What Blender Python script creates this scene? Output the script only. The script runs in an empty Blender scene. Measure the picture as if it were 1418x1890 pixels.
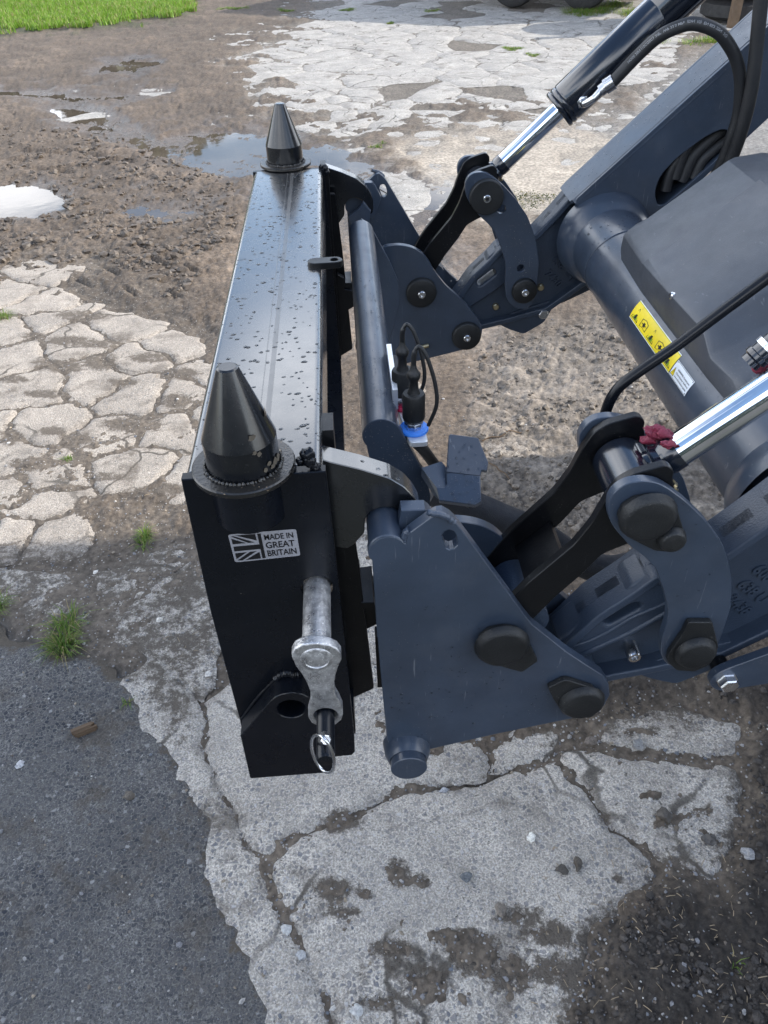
import bpy, bmesh, math, random
import numpy as np
from mathutils import Vector, Matrix, Quaternion
random.seed(7)
RNG = np.random.default_rng(11)
D = bpy.data
SC = bpy.context.scene
COL = SC.collection
rad = math.radians

# ------------------------------------------------------------------ camera
F, CX, CY = 1441.0, 709.0, 945.0          # focal length and centre, photo pixels (1418 x 1890)
CAM = np.array([0.0, -0.62, 1.5])
def _n(v): return v / np.linalg.norm(v)
YA = _n(np.array([596 - CX, CY + 235, F]))
ZA = np.array([-61.0, 1755.0, -F]); ZA = _n(ZA); ZA = _n(ZA - YA * (ZA @ YA))
XA = np.cross(YA, ZA)
if XA[0] < 0: XA = -XA
AX = np.array([XA, YA, ZA])               # rows: world axes in camera (right, up, forward)
cam = D.objects.new('camera', D.cameras.new('camera')); COL.objects.link(cam)
right, up, fwd = AX[:, 0], AX[:, 1], AX[:, 2]
M = Matrix(((right[0], up[0], -fwd[0], CAM[0]), (right[1], up[1], -fwd[1], CAM[1]),
            (right[2], up[2], -fwd[2], CAM[2]), (0, 0, 0, 1)))
cam.matrix_world = M
cam.data.sensor_fit = 'VERTICAL'; cam.data.sensor_height = 36.0
cam.data.lens = 36.0 * F / 1890.0
cam.data.clip_start = 0.02; cam.data.clip_end = 2000
SC.camera = cam

# ------------------------------------------------------------------ sky, sun, exposure
SUN_AZ, SUN_EL = rad(4), rad(27)           # azimuth from +X towards +Y
sd = Vector((math.cos(SUN_AZ) * math.cos(SUN_EL), math.sin(SUN_AZ) * math.cos(SUN_EL), math.sin(SUN_EL)))
CLOUD_SHIFT = (5.1, 2.7, 0.99)
W = D.worlds.new('World'); SC.world = W; W.use_nodes = True
nt = W.node_tree; nt.nodes.clear()
def N(nt, t, **kw):
    n = nt.nodes.new(t)
    for k, v in kw.items():
        if k.startswith('i_'):
            key = k[2:]; key = int(key) if key.isdigit() else key.replace('_', ' ')
            n.inputs[key].default_value = v
        else: setattr(n, k, v)
    return n
def L(nt, a, b): nt.links.new(a, b)
sky = N(nt, 'ShaderNodeTexSky', sky_type='NISHITA', sun_disc=False, sun_elevation=SUN_EL,
        sun_rotation=rad(90) - SUN_AZ, air_density=1.0, dust_density=0.3, ozone_density=1.6)
tc = N(nt, 'ShaderNodeTexCoord'); sx = N(nt, 'ShaderNodeSeparateXYZ'); L(nt, tc.outputs['Generated'], sx.inputs[0])
zz = N(nt, 'ShaderNodeMath', operation='MAXIMUM'); zz.inputs[1].default_value = 0.0; L(nt, sx.outputs[2], zz.inputs[0])
za = N(nt, 'ShaderNodeMath', operation='ADD'); za.inputs[1].default_value = 0.22; L(nt, zz.outputs[0], za.inputs[0])
dx = N(nt, 'ShaderNodeMath', operation='DIVIDE'); L(nt, sx.outputs[0], dx.inputs[0]); L(nt, za.outputs[0], dx.inputs[1])
dy = N(nt, 'ShaderNodeMath', operation='DIVIDE'); L(nt, sx.outputs[1], dy.inputs[0]); L(nt, za.outputs[0], dy.inputs[1])
cb = N(nt, 'ShaderNodeCombineXYZ'); L(nt, dx.outputs[0], cb.inputs[0]); L(nt, dy.outputs[0], cb.inputs[1])
cn = N(nt, 'ShaderNodeTexNoise', i_Scale=1.25, i_Detail=7.0, i_Roughness=0.55, i_Distortion=0.3); co_ = N(nt, 'ShaderNodeVectorMath', operation='ADD'); co_.inputs[1].default_value = CLOUD_SHIFT; L(nt, cb.outputs[0], co_.inputs[0]); L(nt, co_.outputs[0], cn.inputs['Vector'])
cr = N(nt, 'ShaderNodeMapRange', interpolation_type='SMOOTHSTEP'); cr.inputs[1].default_value = 0.46; cr.inputs[2].default_value = 0.60
eb = N(nt, 'ShaderNodeMapRange', interpolation_type='SMOOTHSTEP'); eb.inputs[1].default_value = 0.40; eb.inputs[2].default_value = 0.80; eb.inputs[3].default_value = 0.075; eb.inputs[4].default_value = -0.05
L(nt, zz.outputs[0], eb.inputs[0]); ea = N(nt, 'ShaderNodeMath', operation='ADD'); L(nt, cn.outputs[0], ea.inputs[0]); L(nt, eb.outputs[0], ea.inputs[1])
L(nt, ea.outputs[0], cr.inputs[0])
cm = N(nt, 'ShaderNodeMix', data_type='RGBA'); L(nt, cr.outputs[0], cm.inputs[0]); L(nt, sky.outputs[0], cm.inputs[6])
gn = N(nt, 'ShaderNodeTexNoise', i_Scale=2.6, i_Detail=5.0); L(nt, co_.outputs[0], gn.inputs['Vector'])
gm = N(nt, 'ShaderNodeMix', data_type='RGBA'); gm.inputs[6].default_value = (7.2, 7.7, 8.6, 1); gm.inputs[7].default_value = (11.5, 11.8, 12.4, 1)
gr0 = N(nt, 'ShaderNodeMapRange', interpolation_type='SMOOTHSTEP'); gr0.inputs[1].default_value = .36; gr0.inputs[2].default_value = .64; L(nt, gn.outputs[0], gr0.inputs[0]); L(nt, gr0.outputs[0], gm.inputs[0]); L(nt, gm.outputs[2], cm.inputs[7])
bg = N(nt, 'ShaderNodeBackground', i_Strength=0.14); L(nt, cm.outputs[2], bg.inputs[0])
wo = N(nt, 'ShaderNodeOutputWorld'); L(nt, bg.outputs[0], wo.inputs[0])
sl = D.lights.new('sun', 'SUN'); sl.energy = 3.3; sl.angle = rad(0.53); sl.color = (1.0, 0.93, 0.83)
so = D.objects.new('sun', sl); COL.objects.link(so); so.rotation_euler = sd.to_track_quat('Z', 'Y').to_euler(); so.location = (6, 0.5, 6)
SC.view_settings.view_transform = 'Standard'; SC.view_settings.look = 'None'
SC.view_settings.exposure = 1.36; SC.view_settings.gamma = 1.0; SC.view_settings.use_curve_mapping = False

# ------------------------------------------------------------------ pixel rays met with real planes
def ray(px, py):
    return AX @ np.array([px - CX, CY - py, F])
def onY(p, Y):
    r = ray(*p); return CAM + r * (Y - CAM[1]) / r[1]
def onZ(p, Z=0.0):
    r = ray(*p); return CAM + r * (Z - CAM[2]) / r[2]
def onX(p, X):
    r = ray(*p); return CAM + r * (X - CAM[0]) / r[0]
def XZ(pts, Y): return [tuple(onY(p, Y)[[0, 2]]) for p in pts]
def zm(x0, y0, s, pts): return [(x0 + a / s, y0 + b / s) for a, b in pts]

# ------------------------------------------------------------------ materials
def mat(name): 
    m = D.materials.new(name); m.use_nodes = True
    return m, m.node_tree, m.node_tree.nodes['Principled BSDF']
def objco(nt): return N(nt, 'ShaderNodeTexCoord').outputs['Object']
def noise(nt, co, scale, detail=4.0, rough=0.55, dist=0.0):
    n = N(nt, 'ShaderNodeTexNoise', i_Scale=scale, i_Detail=detail, i_Roughness=rough, i_Distortion=dist)
    L(nt, co, n.inputs['Vector']); return n.outputs[0]
def ramp(nt, x, a, b, lo=0.0, hi=1.0, smooth=True):
    r = N(nt, 'ShaderNodeMapRange', interpolation_type='SMOOTHSTEP' if smooth else 'LINEAR')
    r.inputs[1].default_value = a; r.inputs[2].default_value = b; r.inputs[3].default_value = lo; r.inputs[4].default_value = hi
    L(nt, x, r.inputs[0]); return r.outputs[0]
def mixc(nt, f, a, b, blend='MIX'):
    m = N(nt, 'ShaderNodeMix', data_type='RGBA', blend_type=blend)
    for v, i in ((f, 0), (a, 6), (b, 7)):
        if isinstance(v, (int, float)): m.inputs[i].default_value = v
        elif isinstance(v, tuple): m.inputs[i].default_value = (*v, 1) if len(v) == 3 else v
        else: L(nt, v, m.inputs[i])
    return m.outputs[2]
def mth(nt, op, a, b=0.0):
    m = N(nt, 'ShaderNodeMath', operation=op)
    for v, i in ((a, 0), (b, 1)):
        if isinstance(v, (int, float)): m.inputs[i].default_value = v
        else: L(nt, v, m.inputs[i])
    return m.outputs[0]
def bump(nt, b, h, strength=0.2, dist=0.002, normal=None):
    n = N(nt, 'ShaderNodeBump', i_Strength=strength, i_Distance=dist); L(nt, h, n.inputs['Height'])
    if normal is not None: L(nt, normal, n.inputs['Normal'])
    L(nt, n.outputs[0], b.inputs['Normal']); return n.outputs[0]

def paint(name, base, rough=0.35, coat=0.0, orange=0.06, scale=260, dust=0.35, metallic=0.0, dustcol=(0.30, 0.28, 0.25), spec=0.5, scratch=0.0):
    m, nt, b = mat(name); co = objco(nt)
    big = noise(nt, co, 9, 5, 0.65)
    c = mixc(nt, ramp(nt, big, 0.3, 0.75), tuple(x * 0.86 for x in base), tuple(min(1, x * 1.18) for x in base))
    sp = noise(nt, co, 420, 2, 0.5); pt = noise(nt, co, 5.5, 4, 0.6)
    f = mth(nt, 'MULTIPLY', ramp(nt, sp, 0.67, 0.74), ramp(nt, pt, 0.42, 0.7, 0.0, dust))
    film = mth(nt, 'MULTIPLY', ramp(nt, noise(nt, co, 16, 6, 0.7), 0.45, 0.85), 0.07 * dust)
    f2 = mth(nt, 'ADD', f, film)
    c = mixc(nt, f2, c, dustcol)
    if scratch:
        mp = N(nt, 'ShaderNodeMapping'); L(nt, co, mp.inputs[0]); mp.inputs['Scale'].default_value = (220, 60, 14); mp.inputs['Rotation'].default_value = (0.3, 0.2, 0.6)
        sc = noise(nt, mp.outputs[0], 1.0, 3, 0.6)
        c = mixc(nt, mth(nt, 'MULTIPLY', ramp(nt, sc, 0.66, 0.74), scratch), c, (0.35, 0.36, 0.38))
    L(nt, c, b.inputs['Base Color'])
    r = ramp(nt, noise(nt, co, 22, 5, 0.6), 0.25, 0.8, rough * 0.8, min(1, rough * 1.3)); r = mth(nt, 'ADD', r, mth(nt, 'MULTIPLY', f2, 0.4))
    L(nt, r, b.inputs['Roughness'])
    b.inputs['Metallic'].default_value = metallic; b.inputs['Specular IOR Level'].default_value = spec
    b.inputs['Coat Weight'].default_value = coat; b.inputs['Coat Roughness'].default_value = 0.16
    if orange: bump(nt, b, noise(nt, co, scale, 2, 0.5), orange, 0.0015)
    return m
NAVY = paint('navy_paint', (0.032, 0.046, 0.071), 0.36, 0.30, 0.05, 300, 0.85, scratch=0.22)
CAST = paint('navy_cast_paint', (0.032, 0.047, 0.074), 0.42, 0.05, 0.35, 420, 0.3)
BEAMP = paint('beam_gloss_paint', (0.004, 0.005, 0.007), 0.26, 1.0, 0.03, 180, 0.12, spec=0.6)
BEAMP.node_tree.nodes['Principled BSDF'].inputs['Coat IOR'].default_value = 1.62
BLACK = paint('black_gloss_paint', (0.0030, 0.0042, 0.0072), 0.28, 0.10, 0.03, 180, 0.16, spec=0.28)
RAMP = paint('ram_paint', (0.006, 0.009, 0.016), 0.16, 0.8, 0.02, 120, 0.15)
BLACK2 = paint('black_satin_paint', (0.0035, 0.004, 0.0055), 0.34, 0.05, 0.12, 300, 0.35, scratch=0.06, spec=0.32)
CONEM = paint('cone_black_paint', (0.0035, 0.0045, 0.0065), 0.24, 0.35, 0.03, 200, 0.12)
CAPM = paint('black_plastic', (0.007, 0.008, 0.009), 0.50, 0.0, 0.35, 700, 0.5)
COVERM = paint('grey_plastic_cover', (0.058, 0.065, 0.078), 0.38, 0.0, 0.25, 900, 0.6, scratch=0.18)
RUBBER = paint('hose_rubber', (0.014, 0.015, 0.017), 0.52, 0.0, 0.10, 500, 0.45)
CHROME = paint('chrome_rod', (0.78, 0.79, 0.80), 0.05, 0.0, 0.0, 1, 0.03, metallic=1.0)
ZINC = paint('zinc_plate', (0.62, 0.63, 0.65), 0.26, 0.0, 0.05, 400, 0.1, metallic=1.0)
BRASS = paint('zinc_yellow', (0.55, 0.47, 0.30), 0.3, 0.0, 0.0, 1, 0.1, metallic=1.0)
ALU = paint('bare_aluminium', (0.72, 0.73, 0.74), 0.36, 0.0, 0.05, 300, 0.2, metallic=0.6)
GALV, _nt, _b = mat('galvanised_cast'); _co = objco(_nt)
_c = mixc(_nt, ramp(_nt, noise(_nt, _co, 120, 6, .7), .32, .68), (.40, .40, .41), (.64, .64, .64)); _c = mixc(_nt, ramp(_nt, noise(_nt, _co, 420, 3, .6), .56, .66), _c, (.80, .80, .80)); _c = mixc(_nt, ramp(_nt, noise(_nt, _co, 26, 5, .6), .60, .80, 0, .5), _c, (.24, .235, .23))
L(_nt, _c, _b.inputs['Base Color']); _b.inputs['Metallic'].default_value = .85; L(_nt, ramp(_nt, noise(_nt, _co, 60, 5, .6), .3, .7, .25, .5), _b.inputs['Roughness']); bump(_nt, _b, noise(_nt, _co, 240, 5, .7), .45, .002)
SLEEVE = paint('woven_sleeve', (0.016, 0.018, 0.024), 0.65, 0.0, 0.6, 800, 0.2)
WORN = paint('worn_black', (0.010, 0.0095, 0.009), 0.30, 0.2, 0.4, 240, 2.2, dustcol=(0.20, 0.15, 0.10))
def flat(name, c, rough=0.45, metallic=0.0):
    return paint(name, c, rough, 0, 0, 1, 0.15, metallic)
STICKER = flat('sticker_silver', (0.28, 0.28, 0.30), 0.42)
SBLACK = flat('sticker_black', (0.006, 0.006, 0.008), 0.35)
YEL = flat('label_yellow', (0.85, 0.66, 0.015), 0.40)
LIME = flat('label_green_print', (0.22, 0.36, 0.02), 0.4)
WHT = flat('label_white', (0.72, 0.76, 0.80), 0.40)
INK = flat('label_ink', (0.01, 0.01, 0.012), 0.4)
PRINT = flat('hose_print', (0.20, 0.205, 0.215), 0.6)
BLUE = flat('blue_ring', (0.04, 0.22, 0.75), 0.35)
REDR = flat('red_ring', (0.45, 0.015, 0.06), 0.35)
REDW = paint('red_wax', (0.17, 0.016, 0.040), 0.6, 0, 0.8, 300, 1.6, dustcol=(0.36, 0.20, 0.20))
TYRE = paint('tyre_rubber', (0.014, 0.014, 0.015), 0.7, 0, 0.2, 90, 0.8)
WOODM = paint('weathered_wood', (0.10, 0.066, 0.040), 0.8, 0, 0.5, 60, 0.6)

# ------------------------------------------------------------------ mesh helpers
def link(o, parent=None):
    COL.objects.link(o)
    if parent is not None:
        o.parent = parent
        if parent.type == 'EMPTY': o.matrix_parent_inverse = Matrix.Translation(-Vector(parent.location))
    return o
def thing(name, label, cat, loc, group=None):
    o = D.objects.new(name, None); o.location = loc; o.empty_display_size = 0.1; COL.objects.link(o)
    o['label'] = label; o['category'] = cat
    if group: o['group'] = group
    return o
def tag(o, label, cat, group=None):
    o['label'] = label; o['category'] = cat
    if group: o['group'] = group
    return o
def finish(me, m, angle=35):
    if m is not None: me.materials.append(m)
    me.polygons.foreach_set('use_smooth', [True] * len(me.polygons))
    me.set_sharp_from_angle(angle=rad(angle))
    me.update()
def mk(name, v, f, m, parent=None, angle=35, label=None):
    me = D.meshes.new(name); me.from_pydata([tuple(map(float, p)) for p in v], [], f); finish(me, m, angle)
    o = link(D.objects.new(name, me), parent)
    if label: o['label'] = label
    return o
def bmobj(name, bm, m, parent=None, angle=35):
    me = D.meshes.new(name); bmesh.ops.recalc_face_normals(bm, faces=bm.faces); bm.to_mesh(me); bm.free(); finish(me, m, angle)
    return link(D.objects.new(name, me), parent)
class MB:                                      # collects shapes that make one mesh
    def __init__(s): s.v = []; s.f = []
    def add(s, v, f):
        n = len(s.v); s.v += [tuple(map(float, p)) for p in v]; s.f += [tuple(i + n for i in q) for q in f]; return s
    def box(s, c, d, R=None):
        c = np.array(c, float); R = np.eye(3) if R is None else np.array(R, float)
        v = [c + R @ (np.array([a, b, e]) * np.array(d) / 2) for a in (-1, 1) for b in (-1, 1) for e in (-1, 1)]
        return s.add(v, [(0, 1, 3, 2), (4, 6, 7, 5), (0, 4, 5, 1), (2, 3, 7, 6), (0, 2, 6, 4), (1, 5, 7, 3)])
    def lathe(s, p0, axis, prof, n=32, caps=True):     # prof: (distance along axis, radius)
        p0 = np.array(p0, float); a = _n(np.array(axis, float))
        u = _n(np.cross(a, [0, 0, 1] if abs(a[2]) < .9 else [1, 0, 0])); w = np.cross(a, u)
        v, f = [], []
        for d, r in prof:
            for k in range(n):
                t = 2 * math.pi * k / n; v.append(p0 + a * d + (u * math.cos(t) + w * math.sin(t)) * r)
        for i in range(len(prof) - 1):
            for k in range(n):
                f.append((i * n + k, i * n + (k + 1) % n, (i + 1) * n + (k + 1) % n, (i + 1) * n + k))
        if caps: f.append(tuple(range(n))[::-1]); f.append(tuple((len(prof) - 1) * n + k for k in range(n)))
        return s.add(v, f)
    def cyl(s, p0, p1, r, n=32, bev=0.0):
        p0 = np.array(p0, float); p1 = np.array(p1, float); h = np.linalg.norm(p1 - p0)
        pr = [(0, r), (h, r)] if not bev else [(0, r - bev), (bev, r), (h - bev, r), (h, r - bev)]
        return s.lathe(p0, p1 - p0, pr, n)
    def tube(s, path, r, n=14, caps=True):
        P = [np.array(p, float) for p in path]; v, f = [], []
        T = [_n(P[min(i + 1, len(P) - 1)] - P[max(i - 1, 0)]) for i in range(len(P))]
        u = _n(np.cross(T[0], [0, 0, 1] if abs(T[0][2]) < .9 else [1, 0, 0]))
        for i, p in enumerate(P):
            u = _n(u - T[i] * (u @ T[i])); w = np.cross(T[i], u); rr = r[i] if hasattr(r, '__len__') else r
            for k in range(n):
                t = 2 * math.pi * k / n; v.append(p + (u * math.cos(t) + w * math.sin(t)) * rr)
        for i in range(len(P) - 1):
            for k in range(n):
                f.append((i * n + k, i * n + (k + 1) % n, (i + 1) * n + (k + 1) % n, (i + 1) * n + k))
        if caps: f.append(tuple(range(n))[::-1]); f.append(tuple((len(P) - 1) * n + k for k in range(n)))
        return s.add(v, f)
    def obj(s, name, m, parent=None, angle=35): 
        bm = bmesh.new(); vs = [bm.verts.new(p) for p in s.v]
        for q in s.f:
            try: bm.faces.new([vs[i] for i in q])
            except ValueError: pass
        return bmobj(name, bm, m, parent, angle)
def spline(pts, n=8):                          # Catmull-Rom through points
    P = [np.array(p, float) for p in pts]; P = [2 * P[0] - P[1]] + P + [2 * P[-1] - P[-2]]; out = []
    for i in range(1, len(P) - 2):
        for k in range(n):
            t = k / n; a, b, c, d = P[i - 1:i + 3]
            out.append(0.5 * (2 * b + (c - a) * t + (2 * a - 5 * b + 4 * c - d) * t * t + (3 * b - a - 3 * c + d) * t ** 3))
    out.append(P[-2]); return out
def fillet(pts, r, n=5):
    out = []; m = len(pts)
    for i in range(m):
        a, b, c = (np.array(pts[j % m], float) for j in (i - 1, i, i + 1))
        la, lc = np.linalg.norm(a - b), np.linalg.norm(c - b); q = min(r, la * .45, lc * .45)
        p0, p1 = b + (a - b) / la * q, b + (c - b) / lc * q
        for k in range(n + 1):
            t = k / n; out.append(tuple((1 - t) ** 2 * p0 + 2 * t * (1 - t) * b + t * t * p1))
    return out
def arc(c, r, a0, a1, n=12):
    return [(c[0] + r * math.cos(rad(a0 + (a1 - a0) * k / n)), c[1] + r * math.sin(rad(a0 + (a1 - a0) * k / n))) for k in range(n + 1)]
def circ(c, r, n=24): return arc(c, r, 0, 360 * (n - 1) / n, n - 1)
def slot(a, b, r, n=8):                        # rounded slot between a and b
    a, b = np.array(a), np.array(b); t = math.degrees(math.atan2(*(b - a)[::-1]))
    return arc(b, r, t - 90, t + 90, n) + arc(a, r, t + 90, t + 270, n)
def inset(pts, d):
    P = [np.array(p) for p in pts]; m = len(P); area = sum(P[i][0] * P[(i + 1) % m][1] - P[(i + 1) % m][0] * P[i][1] for i in range(m))
    s = 1 if area > 0 else -1; out = []
    for i in range(m):
        e0 = _n(P[i] - P[i - 1]); e1 = _n(P[(i + 1) % m] - P[i]); n0 = np.array([-e0[1], e0[0]]) * s; n1 = np.array([-e1[1], e1[0]]) * s
        b = n0 + n1; k = 2 / max(0.6, b @ b); out.append(tuple(P[i] + b * k * d))
    return out
def plate_mesh(outline, y0, y1, holes=(), bev=0.0012, frame=None, bres=0):
    """a flat plate cut from sheet: outline in (X, Z), thickness from y0 to y1; holes are real holes"""
    cu = D.curves.new('tmp', 'CURVE'); cu.dimensions = '2D'; cu.fill_mode = 'BOTH'
    t = abs(y1 - y0); bev = min(bev, t * .4); cu.extrude = t / 2 - bev; cu.bevel_depth = bev; cu.bevel_resolution = bres; cu.offset = -bev
    for pl in [outline, *holes]:
        q = []
        for p in pl:
            if not q or (abs(p[0] - q[-1][0]) + abs(p[1] - q[-1][1])) > 2e-4: q.append(p)
        sp = cu.splines.new('POLY'); sp.points.add(len(q) - 1); sp.use_cyclic_u = True
        for i, p in enumerate(q): sp.points[i].co = (p[0], p[1], 0, 1)
    o = D.objects.new('tmp', cu); COL.objects.link(o)
    dg = bpy.context.evaluated_depsgraph_get(); dg.update()
    me = D.meshes.new_from_object(o.evaluated_get(dg)); D.objects.remove(o); D.curves.remove(cu)
    if frame is None:                          # local x -> X, y -> Z, z -> -Y
        frame = Matrix(((1, 0, 0, 0), (0, 0, -1, (y0 + y1) / 2), (0, 1, 0, 0), (0, 0, 0, 1)))
    me.transform(frame); me.materials.clear()
    return me
def plate(name, outline, y0, y1, m, parent=None, holes=(), bev=0.0012, frame=None, label=None):
    soft = m is not None and m.name.startswith(('navy_cast', 'galvanised', 'black_plastic'))
    me = plate_mesh(outline, y0, y1, holes, bev if soft else min(bev, .0009), frame, 2 if soft else 0); finish(me, m, 60 if soft else 22); me.name = name
    o = link(D.objects.new(name, me), parent)
    if soft: wn_ = o.modifiers.new('normals', 'WEIGHTED_NORMAL'); wn_.keep_sharp = True; wn_.weight = 90
    if label: o['label'] = label
    return o
def text_mesh(s, size=1.0, ex=0.0, sx=1.0, bold=0.0):
    cu = D.curves.new('tmp', 'FONT'); cu.body = s; cu.size = size; cu.extrude = ex; cu.offset = bold; cu.align_x = 'LEFT'; cu.resolution_u = 3
    o = D.objects.new('tmp', cu); COL.objects.link(o); dg = bpy.context.evaluated_depsgraph_get(); dg.update()
    me = D.meshes.new_from_object(o.evaluated_get(dg)); D.objects.remove(o); D.curves.remove(cu); me.materials.clear()
    v = np.empty(len(me.vertices) * 3); me.vertices.foreach_get('co', v); v = v.reshape(-1, 3); v[:, 0] *= sx
    f = [tuple(p.vertices) for p in me.polygons]; D.meshes.remove(me)
    return v, f
# ------------------------------------------------------------------ noise on arrays
def _hash(ix, iy, s):
    h = (ix.astype(np.int64) * 374761393 + iy.astype(np.int64) * 668265263 + s * 974634777) & 0xffffffff
    h = ((h ^ (h >> 13)) * 1274126177) & 0xffffffff; h = (h ^ (h >> 16)) & 0xffffffff
    return h.astype(np.float64) / 4294967295.0
def vn(x, y, s=0):
    ix, iy = np.floor(x), np.floor(y); fx, fy = x - ix, y - iy
    u = fx ** 3 * (fx * (fx * 6 - 15) + 10); v = fy ** 3 * (fy * (fy * 6 - 15) + 10)
    a, b, c, d = _hash(ix, iy, s), _hash(ix + 1, iy, s), _hash(ix, iy + 1, s), _hash(ix + 1, iy + 1, s)
    return (a * (1 - u) + b * u) * (1 - v) + (c * (1 - u) + d * u) * v
def fbm(x, y, o=4, s=0, g=0.5):
    t = np.zeros_like(x); a = 1.0; n = 0.0
    for k in range(o):
        c, q = math.cos(0.7 * k + 0.3), math.sin(0.7 * k + 0.3); f = 2.03 ** k
        t = t + a * (vn((x * c - y * q) * f + 17.3 * k, (x * q + y * c) * f - 9.1 * k, s + k) * 2 - 1); n += a; a *= g
    return t / n
def sdp(px, py, poly):                         # signed distance to polygon, positive inside
    P = np.array(poly, float); d = np.full(px.shape, 1e18); ins = np.zeros(px.shape, bool); m = len(P)
    for i in range(m):
        (x0, y0), (x1, y1) = P[i], P[(i + 1) % m]; ex, ey = x1 - x0, y1 - y0
        t = np.clip(((px - x0) * ex + (py - y0) * ey) / (ex * ex + ey * ey + 1e-9), 0, 1)
        d = np.minimum(d, (px - x0 - t * ex) ** 2 + (py - y0 - t * ey) ** 2)
        if y0 != y1:
            c = (y0 > py) != (y1 > py); ins ^= c & (px < (x1 - x0) * (py - y0) / (y1 - y0) + x0)
    d = np.sqrt(d); return np.where(ins, d, -d)
def sstep(a, b, x): t = np.clip((x - a) / (b - a), 0, 1); return t * t * (3 - 2 * t)
def topx(X, Y, Z=0.0):
    v0, v1, v2 = X - CAM[0], Y - CAM[1], Z - CAM[2]
    a = [AX[0, k] * v0 + AX[1, k] * v1 + AX[2, k] * v2 for k in range(3)]
    return CX + F * a[0] / a[2], CY - F * a[1] / a[2], F / a[2]

# ------------------------------------------------------------------ zones of the yard, traced on the ground
ZL = [(-400, 575), (0, 500), (60, 470), (170, 462), (215, 520), (300, 560), (420, 590), (430, 960), (330, 955), (200, 930), (170, 1010), (60, 1060), (-400, 1110)]
ZB = [(350, 1150), (420, 1000), (690, 960), (720, 1390), (900, 1350), (1010, 1340), (1130, 1305), (1260, 1290), (1385, 1330), (1372, 1420), (1345, 1560), (1320, 1655), (1240, 1590), (1205, 1640), (1085, 1725), (1060, 1890), (1060, 2100), (440, 2100), (380, 1720), (310, 1570), (250, 1430), (240, 1290), (290, 1180)]
ZA_ = [(-400, 1130), (0, 1150), (60, 1172), (190, 1215), (270, 1262), (335, 1400), (400, 1560), (470, 1720), (530, 1890), (560, 2100), (-400, 2100)]
ZF = [(428, 98), (500, 60), (560, 25), (640, -80), (1900, -80), (1900, 40), (1260, 95), (1160, 190), (1040, 228), (870, 212), (690, 272), (640, 262), (560, 228), (455, 158)]
ZS = [(690, 278), (870, 214), (1060, 222), (1300, 180), (1200, 330), (1060, 400), (980, 440), (800, 350)]
ZG = [(1060, 225), (1160, 190), (1260, 100), (1480, 60), (1600, 330), (1250, 330)]
ZD = [(1800, 1180), (1160, 1240), (990, 1330), (1130, 1330), (1390, 1320), (1380, 1430), (1350, 1570), (1330, 1680), (1235, 1595), (1200, 1650), (1085, 1730), (1060, 1890), (1060, 2100), (1800, 2100)]
ZM = [(880, 630), (1120, 570), (1700, 560), (1700, 1010), (1300, 1000), (1050, 1010), (930, 980), (860, 820)]
ZT = [(-400, 940), (170, 1010), (345, 950), (430, 1150), (350, 1420), (250, 1270), (60, 1180), (-400, 1150)]
ZLAWN = [(-900, 62), (0, 60), (120, 52), (240, 45), (340, 33), (365, 15), (358, -20), (300, -120), (-900, -120)]
ZEDGE = [(-900, 95), (0, 82), (330, 78), (360, 50), (200, 55), (0, 64), (-900, 66)]
PUD = {'big': ([(-60, 342), (20, 335), (70, 338), (100, 352), (126, 368), (120, 386), (66, 402), (0, 404), (-60, 404)], 0.016, 0.4),
       'strip': ([(212, 388), (260, 376), (330, 378), (402, 386), (392, 396), (300, 408), (236, 404)], 0.004, 0.8),
       'stream': ([(118, 214), (200, 228), (290, 246), (400, 238), (500, 232), (610, 272), (700, 300), (800, 335), (870, 350), (840, 392), (750, 380), (650, 322), (560, 306), (430, 330), (350, 322), (250, 270), (170, 243)], 0.003, 3.4),
       'brown': ([(66, 200), (110, 194), (180, 208), (236, 226), (222, 234), (120, 224)], 0.006, 0.8),
       'far': ([(-60, 166), (80, 168), (180, 175), (300, 163), (318, 170), (280, 183), (150, 189), (20, 179), (-60, 176)], 0.005, 0.8),
       'farther': ([(190, 114), (250, 105), (292, 110), (298, 117), (250, 133), (170, 137)], 0.005, 0.8),
       'wet': ([(640, 330), (820, 360), (840, 470), (880, 520), (800, 560), (700, 480), (560, 420), (420, 360)], -0.0025, 4.0)}
WATER_Z = -0.0060
LUGS = [(155, 392 + 128, 60, 1), (240, 538, 60, 1), (296, 488, 62, 1), (353, 499, 55, 1), (319, 544, 45, 1), (60, 282, 45, 0), (100, 286, 45, 0), (140, 284, 45, 0), (178, 292, 45, 0), (215, 300, 40, 0), (30, 300, 40, 0), (95, 318, 40, 0), (260, 455, 50, 1), (205, 500, 50, 1)]
SMEAR = [(733, 1610, 22, 28), (768, 1628, 30, 16), (960, 1690, 48, 22), (1005, 1722, 58, 26), (880, 1760, 60, 40), (945, 1795, 55, 45), (1015, 1790, 60, 22), (850, 1726, 55, 14), (720, 1750, 45, 18), (790, 1815, 45, 34), (1206, 1468, 20, 10), (1226, 1510, 22, 18), (1298, 1494, 28, 7), (1140, 1620, 20, 12), (1075, 1805, 50, 40), (632, 1516, 42, 26), (615, 1640, 42, 24), (632, 1686, 36, 14), (676, 1650, 22, 12), (700, 1850, 50, 20), (1180, 1350, 40, 10),
         (85, 672, 35, 11), (124, 678, 40, 11), (87, 727, 45, 9), (141, 809, 40, 11), (98, 795, 30, 9), (245, 784, 60, 15), (280, 767, 18, 9), (324, 740, 30, 16), (56, 857, 40, 13), (183, 668, 35, 18), (127, 629, 50, 10), (282, 660, 50, 10), (183, 636, 40, 9), (152, 583, 55, 11), (30, 700, 30, 8), (225, 705, 30, 8), (60, 620, 26, 7), (200, 880, 40, 9), (330, 690, 40, 12), (20, 800, 22, 22), (300, 905, 60, 12), (120, 900, 30, 8)]
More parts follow.
